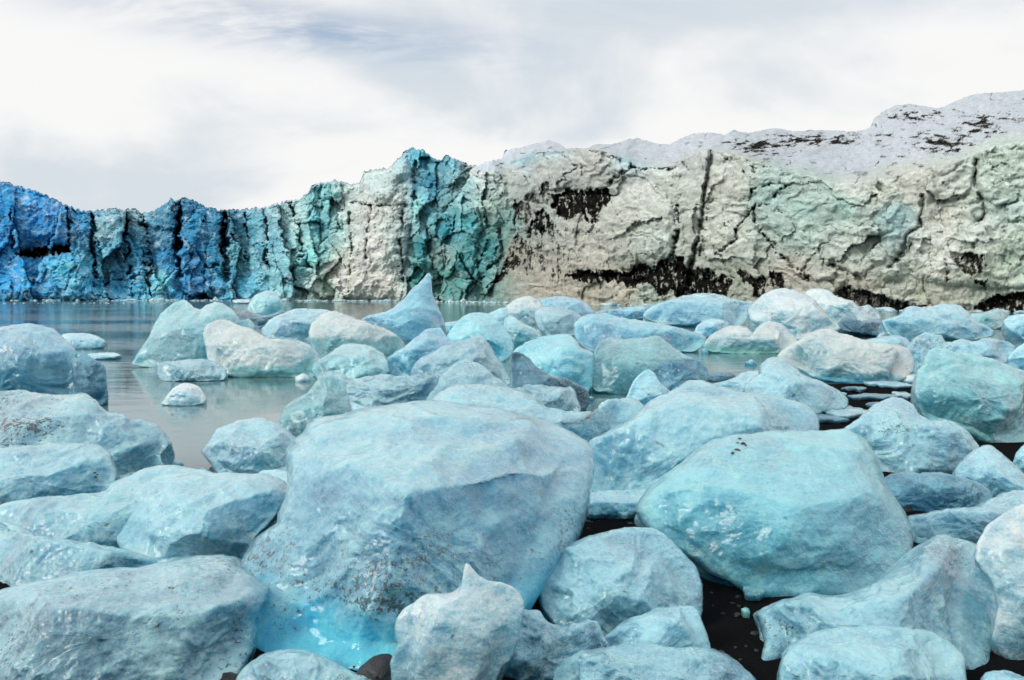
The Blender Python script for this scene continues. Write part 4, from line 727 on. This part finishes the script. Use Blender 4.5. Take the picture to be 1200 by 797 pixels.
# ------------------------------------------------------------------ little black stones lying on two of the blocks
bpy.context.view_layer.update(); dg = bpy.context.evaluated_depsgraph_get()
PB = rock_mat('wet_pebble', (.003, .003, .0035))
for grp, lab, pts in (('black stones on the turquoise boulder', 'tiny black stone in the clump on top of the turquoise boulder', [(867,514,2.2),(865,519,1.6),(871,520,2.4),(864,527,2.6),(859,531,1.6),(866,528,1.5),(874,522,1.2)]),
                      ('black stones on the flat-topped block', 'tiny black stone on the face of the flat-topped block at the left edge', [(111,554,1.8),(114,556,1.3),(112,559,1.4)])):
    for i, (px, py, rp) in enumerate(pts):
        d_ = Vector(((px - 600) / F, 1, -(py - HOR) / F)).normalized()
        hit, loc, nr, _, _, _ = S.ray_cast(dg, Vector((0, 0, EYE)), d_)
        if not hit: continue
        V, Fc = lumps([(0, 0, 0, rp * loc.y / F)], 200 + i, .7)
        o = mesh_obj('pebble', V, Fc, PB); o.location = loc; tag(o, lab, 'pebble', grp)

# ------------------------------------------------------------------ ground and water
def grid_sheet(xs, ys, zf):
    X, Y = np.meshgrid(xs, ys); Z = zf(X, Y); n = len(xs)
    r = (np.arange(len(ys) - 1)[:, None] * n + np.arange(n - 1)[None]).ravel()
    return np.stack([X, Y, Z], -1).reshape(-1, 3), np.stack([r, r + 1, r + n + 1, r + n], -1)
PUD = None
def gz(X, Y):
    ys = 5.9 + 8.6 * sstep(2.2, 3.6, X) + 2.2 * fbm(np.stack([X / 2.6, 0 * X, 0 * X + 3.3], -1), 4, .6) * (1 - sstep(-4.5, -3, X))
    z = .035 + .035 * fbm(np.stack([X * 1.1, Y * 1.1, 0 * X], -1), 4, .6) - .16 * np.maximum(0, Y - ys)
    return np.maximum(z, -4)
xs = np.concatenate([[-6000, -1500, -300, -80, -30], np.arange(-16, 16.01, .08), [30, 80, 300, 1500, 6000]])
ys = np.concatenate([[-300, -60, -10], np.arange(-2, 20, .08), [26, 40, 90, 300, 1500, 8000]])
V, Fc = grid_sheet(xs, ys, gz)
k = NT('black_sand'); tc = k.n('ShaderNodeTexCoord').outputs['Object']
n1 = k.noise(tc, 60, 6, .7); n2 = k.noise(tc, 3, 4, .5)
k.put(k.b.inputs['Base Color'], k.mix(n1, (.003, .0035, .004), (.016, .017, .018)))
k.put(k.b.inputs['Roughness'], k.n('ShaderNodeMapRange', i_0=n2, i_1=.35, i_2=.65, i_3=.45, i_4=.8).outputs[0])
k.b.inputs['Specular IOR Level'].default_value = .0
bp = k.n('ShaderNodeBump', i_Height=k.math('ADD', n1, k.noise(tc, 14, 5, .6))); bp.inputs['Strength'].default_value = .7; bp.inputs['Distance'].default_value = .02
k.put(k.b.inputs['Normal'], bp.outputs[0])
tag(mesh_obj('ground', V, Fc, k.m), kind='structure')
rs = np.random.RandomState(8); sp = []
for i in range(1500):
    x = rs.uniform(-2, 4.2); y = rs.uniform(2.6, 6.3); r_ = rs.uniform(.006, .022) * (2.2 if rs.rand() < .1 else 1)
    sp.append((x, y, float(gz(np.array([x]), np.array([y]))[0]) + r_ * .2, r_))
V, Fc = lumps(sp, 9, .6)
tag(mesh_obj('pebbles', V, Fc, PB), 'scattered small black wet pebbles on the sand between the ice blocks', 'pebbles', kind='stuff')

V, Fc = grid_sheet(np.array([-6000., -500, -60, 0, 60, 500, 6000]), np.array([5.0, 12, 40, 160, 600, 8000]), lambda X, Y: X * 0)
k = NT('lagoon_water'); tc = k.n('ShaderNodeTexCoord').outputs['Object']
k.b.inputs['Base Color'].default_value = (.11, .20, .21, 1); k.b.inputs['Roughness'].default_value = .04; k.b.inputs['IOR'].default_value = 1.5
w1 = k.noise(k.mapping(tc, (.55, 2.1, 1)), 1.3, 3, .5); w2 = k.noise(k.mapping(tc, (.6, 1.8, 1)), 6, 3, .5); w3 = k.noise(k.mapping(tc, (.10, .5, 1)), .6, 4, .6)
calm = k.ramp(k.noise(k.mapping(tc, (.03, .10, 1)), 1.0, 3, .5), .40, .62)
dist = k.n('ShaderNodeSeparateXYZ', i_0=tc).outputs[1]
far = k.ramp(dist, 14, 26)
hgt = k.math('ADD', k.math('MULTIPLY', w1, .55), k.math('MULTIPLY', w2, .10))
hgt = k.math('MULTIPLY', hgt, k.math('ADD', .10, k.math('MULTIPLY', far, k.math('ADD', .18, k.math('MULTIPLY', calm, 1.0)))))
bp = k.n('ShaderNodeBump', i_Height=hgt); bp.inputs['Strength'].default_value = 1.0; bp.inputs['Distance'].default_value = .10
k.put(k.b.inputs['Normal'], bp.outputs[0])
tag(mesh_obj('water', V, Fc, k.m), kind='structure')

# ------------------------------------------------------------------ sky and light
W = bpy.data.worlds.new('World'); S.world = W; W.use_nodes = True; t = W.node_tree; t.nodes.clear()
out = t.nodes.new('ShaderNodeOutputWorld'); L = t.links.new
sky = t.nodes.new('ShaderNodeTexSky'); sky.sky_type = 'NISHITA'; sky.sun_disc = False
EL, AZ = math.radians(33), math.radians(243)          # sun behind the viewer's left shoulder, veiled by cloud
sky.sun_elevation = EL; sky.sun_rotation = AZ
bg1 = t.nodes.new('ShaderNodeBackground'); bg1.inputs[1].default_value = .15; L(sky.outputs[0], bg1.inputs[0])
bg2 = t.nodes.new('ShaderNodeBackground'); bg2.inputs[1].default_value = 1.0
tcw = t.nodes.new('ShaderNodeTexCoord'); 
sep = t.nodes.new('ShaderNodeSeparateXYZ'); L(tcw.outputs['Generated'], sep.inputs[0])
def wmath(op, a, b):
    nd = t.nodes.new('ShaderNodeMath'); nd.operation = op
    for i, v in enumerate((a, b)):
        if isinstance(v, bpy.types.NodeSocket): L(v, nd.inputs[i])
        else: nd.inputs[i].default_value = v
    return nd.outputs[0]
den = wmath('ADD', wmath('MAXIMUM', sep.outputs[2], 0.0), .55)
cmb = t.nodes.new('ShaderNodeCombineXYZ'); L(wmath('DIVIDE', sep.outputs[0], den), cmb.inputs[0]); L(wmath('DIVIDE', sep.outputs[1], den), cmb.inputs[1])
def wnoise(scale, detail, rough, loc=(0, 0, 0), sc=(1, 1, 1), dist=0):
    m = t.nodes.new('ShaderNodeMapping'); m.inputs['Location'].default_value = loc; m.inputs['Scale'].default_value = sc; L(cmb.outputs[0], m.inputs[0])
    nd = t.nodes.new('ShaderNodeTexNoise'); L(m.outputs[0], nd.inputs['Vector']); nd.inputs['Scale'].default_value = scale; nd.inputs['Detail'].default_value = detail; nd.inputs['Roughness'].default_value = rough; nd.inputs['Distortion'].default_value = dist
    return nd.outputs['Fac']
def wramp(f, lo, hi):
    nd = t.nodes.new('ShaderNodeMapRange'); nd.interpolation_type = 'SMOOTHSTEP'; L(f, nd.inputs[0]); nd.inputs[1].default_value = lo; nd.inputs[2].default_value = hi; return nd.outputs[0]
shade = wramp(wnoise(1.9, 6, .52, (2.3, 1.1, 0), (1, 1.3, 1), .3), .38, .56)
mixc = t.nodes.new('ShaderNodeMix'); mixc.data_type = 'RGBA'; L(shade, mixc.inputs[0]); mixc.inputs[6].default_value = (.68, .745, .80, 1); mixc.inputs[7].default_value = (.95, .945, .94, 1)
L(mixc.outputs[2], bg2.inputs[0])
# a torn band of blue high in the cloud
band = wmath('MULTIPLY', wramp(wnoise(1.6, 7, .62, (7.4, 3.6, 0), (.9, 3.2, 1), .5), .45, .68), wramp(sep.outputs[2], .27, .34))
ms = t.nodes.new('ShaderNodeMixShader'); stz = wmath('SUBTRACT', sep.outputs[2], wmath('ADD', .288, wmath('MULTIPLY', sep.outputs[0], -.06)))
gz_ = wmath('POWER', 2.718, wmath('MULTIPLY', wmath('POWER', wmath('MULTIPLY', stz, 34), 2), -1))
gx_ = wmath('POWER', 2.718, wmath('MULTIPLY', wmath('POWER', wmath('MULTIPLY', wmath('ADD', sep.outputs[0], .24), 4.2), 2), -1))
strk = wmath('MULTIPLY', wmath('MULTIPLY', gz_, gx_), wramp(wnoise(5, 6, .6, (1, 2, 0), (.7, 2.5, 1), .4), .32, .62))
L(wmath('ADD', wmath('MULTIPLY', band, .2), wmath('MULTIPLY', strk, .75)), ms.inputs[0]); L(bg2.outputs[0], ms.inputs[1]); L(bg1.outputs[0], ms.inputs[2])
L(ms.outputs[0], out.inputs[0])
sd = bpy.data.lights.new('sun', 'SUN'); so = bpy.data.objects.new('sun', sd); C.objects.link(so)
sd.energy = 2.1; sd.angle = math.radians(22); sd.color = (1, .95, .86)
dr = Vector((math.sin(AZ) * math.cos(EL), math.cos(AZ) * math.cos(EL), math.sin(EL)))
so.rotation_euler = dr.to_track_quat('Z', 'Y').to_euler(); so.location = dr * 30
S.view_settings.view_transform = 'Standard'; S.view_settings.look = 'None'; S.view_settings.exposure = 0; S.view_settings.gamma = 1
S.render.engine = 'CYCLES'
S.cycles.max_bounces = 6; S.cycles.diffuse_bounces = 3; S.cycles.glossy_bounces = 3; S.cycles.use_adaptive_sampling = True; S.cycles.adaptive_threshold = .02
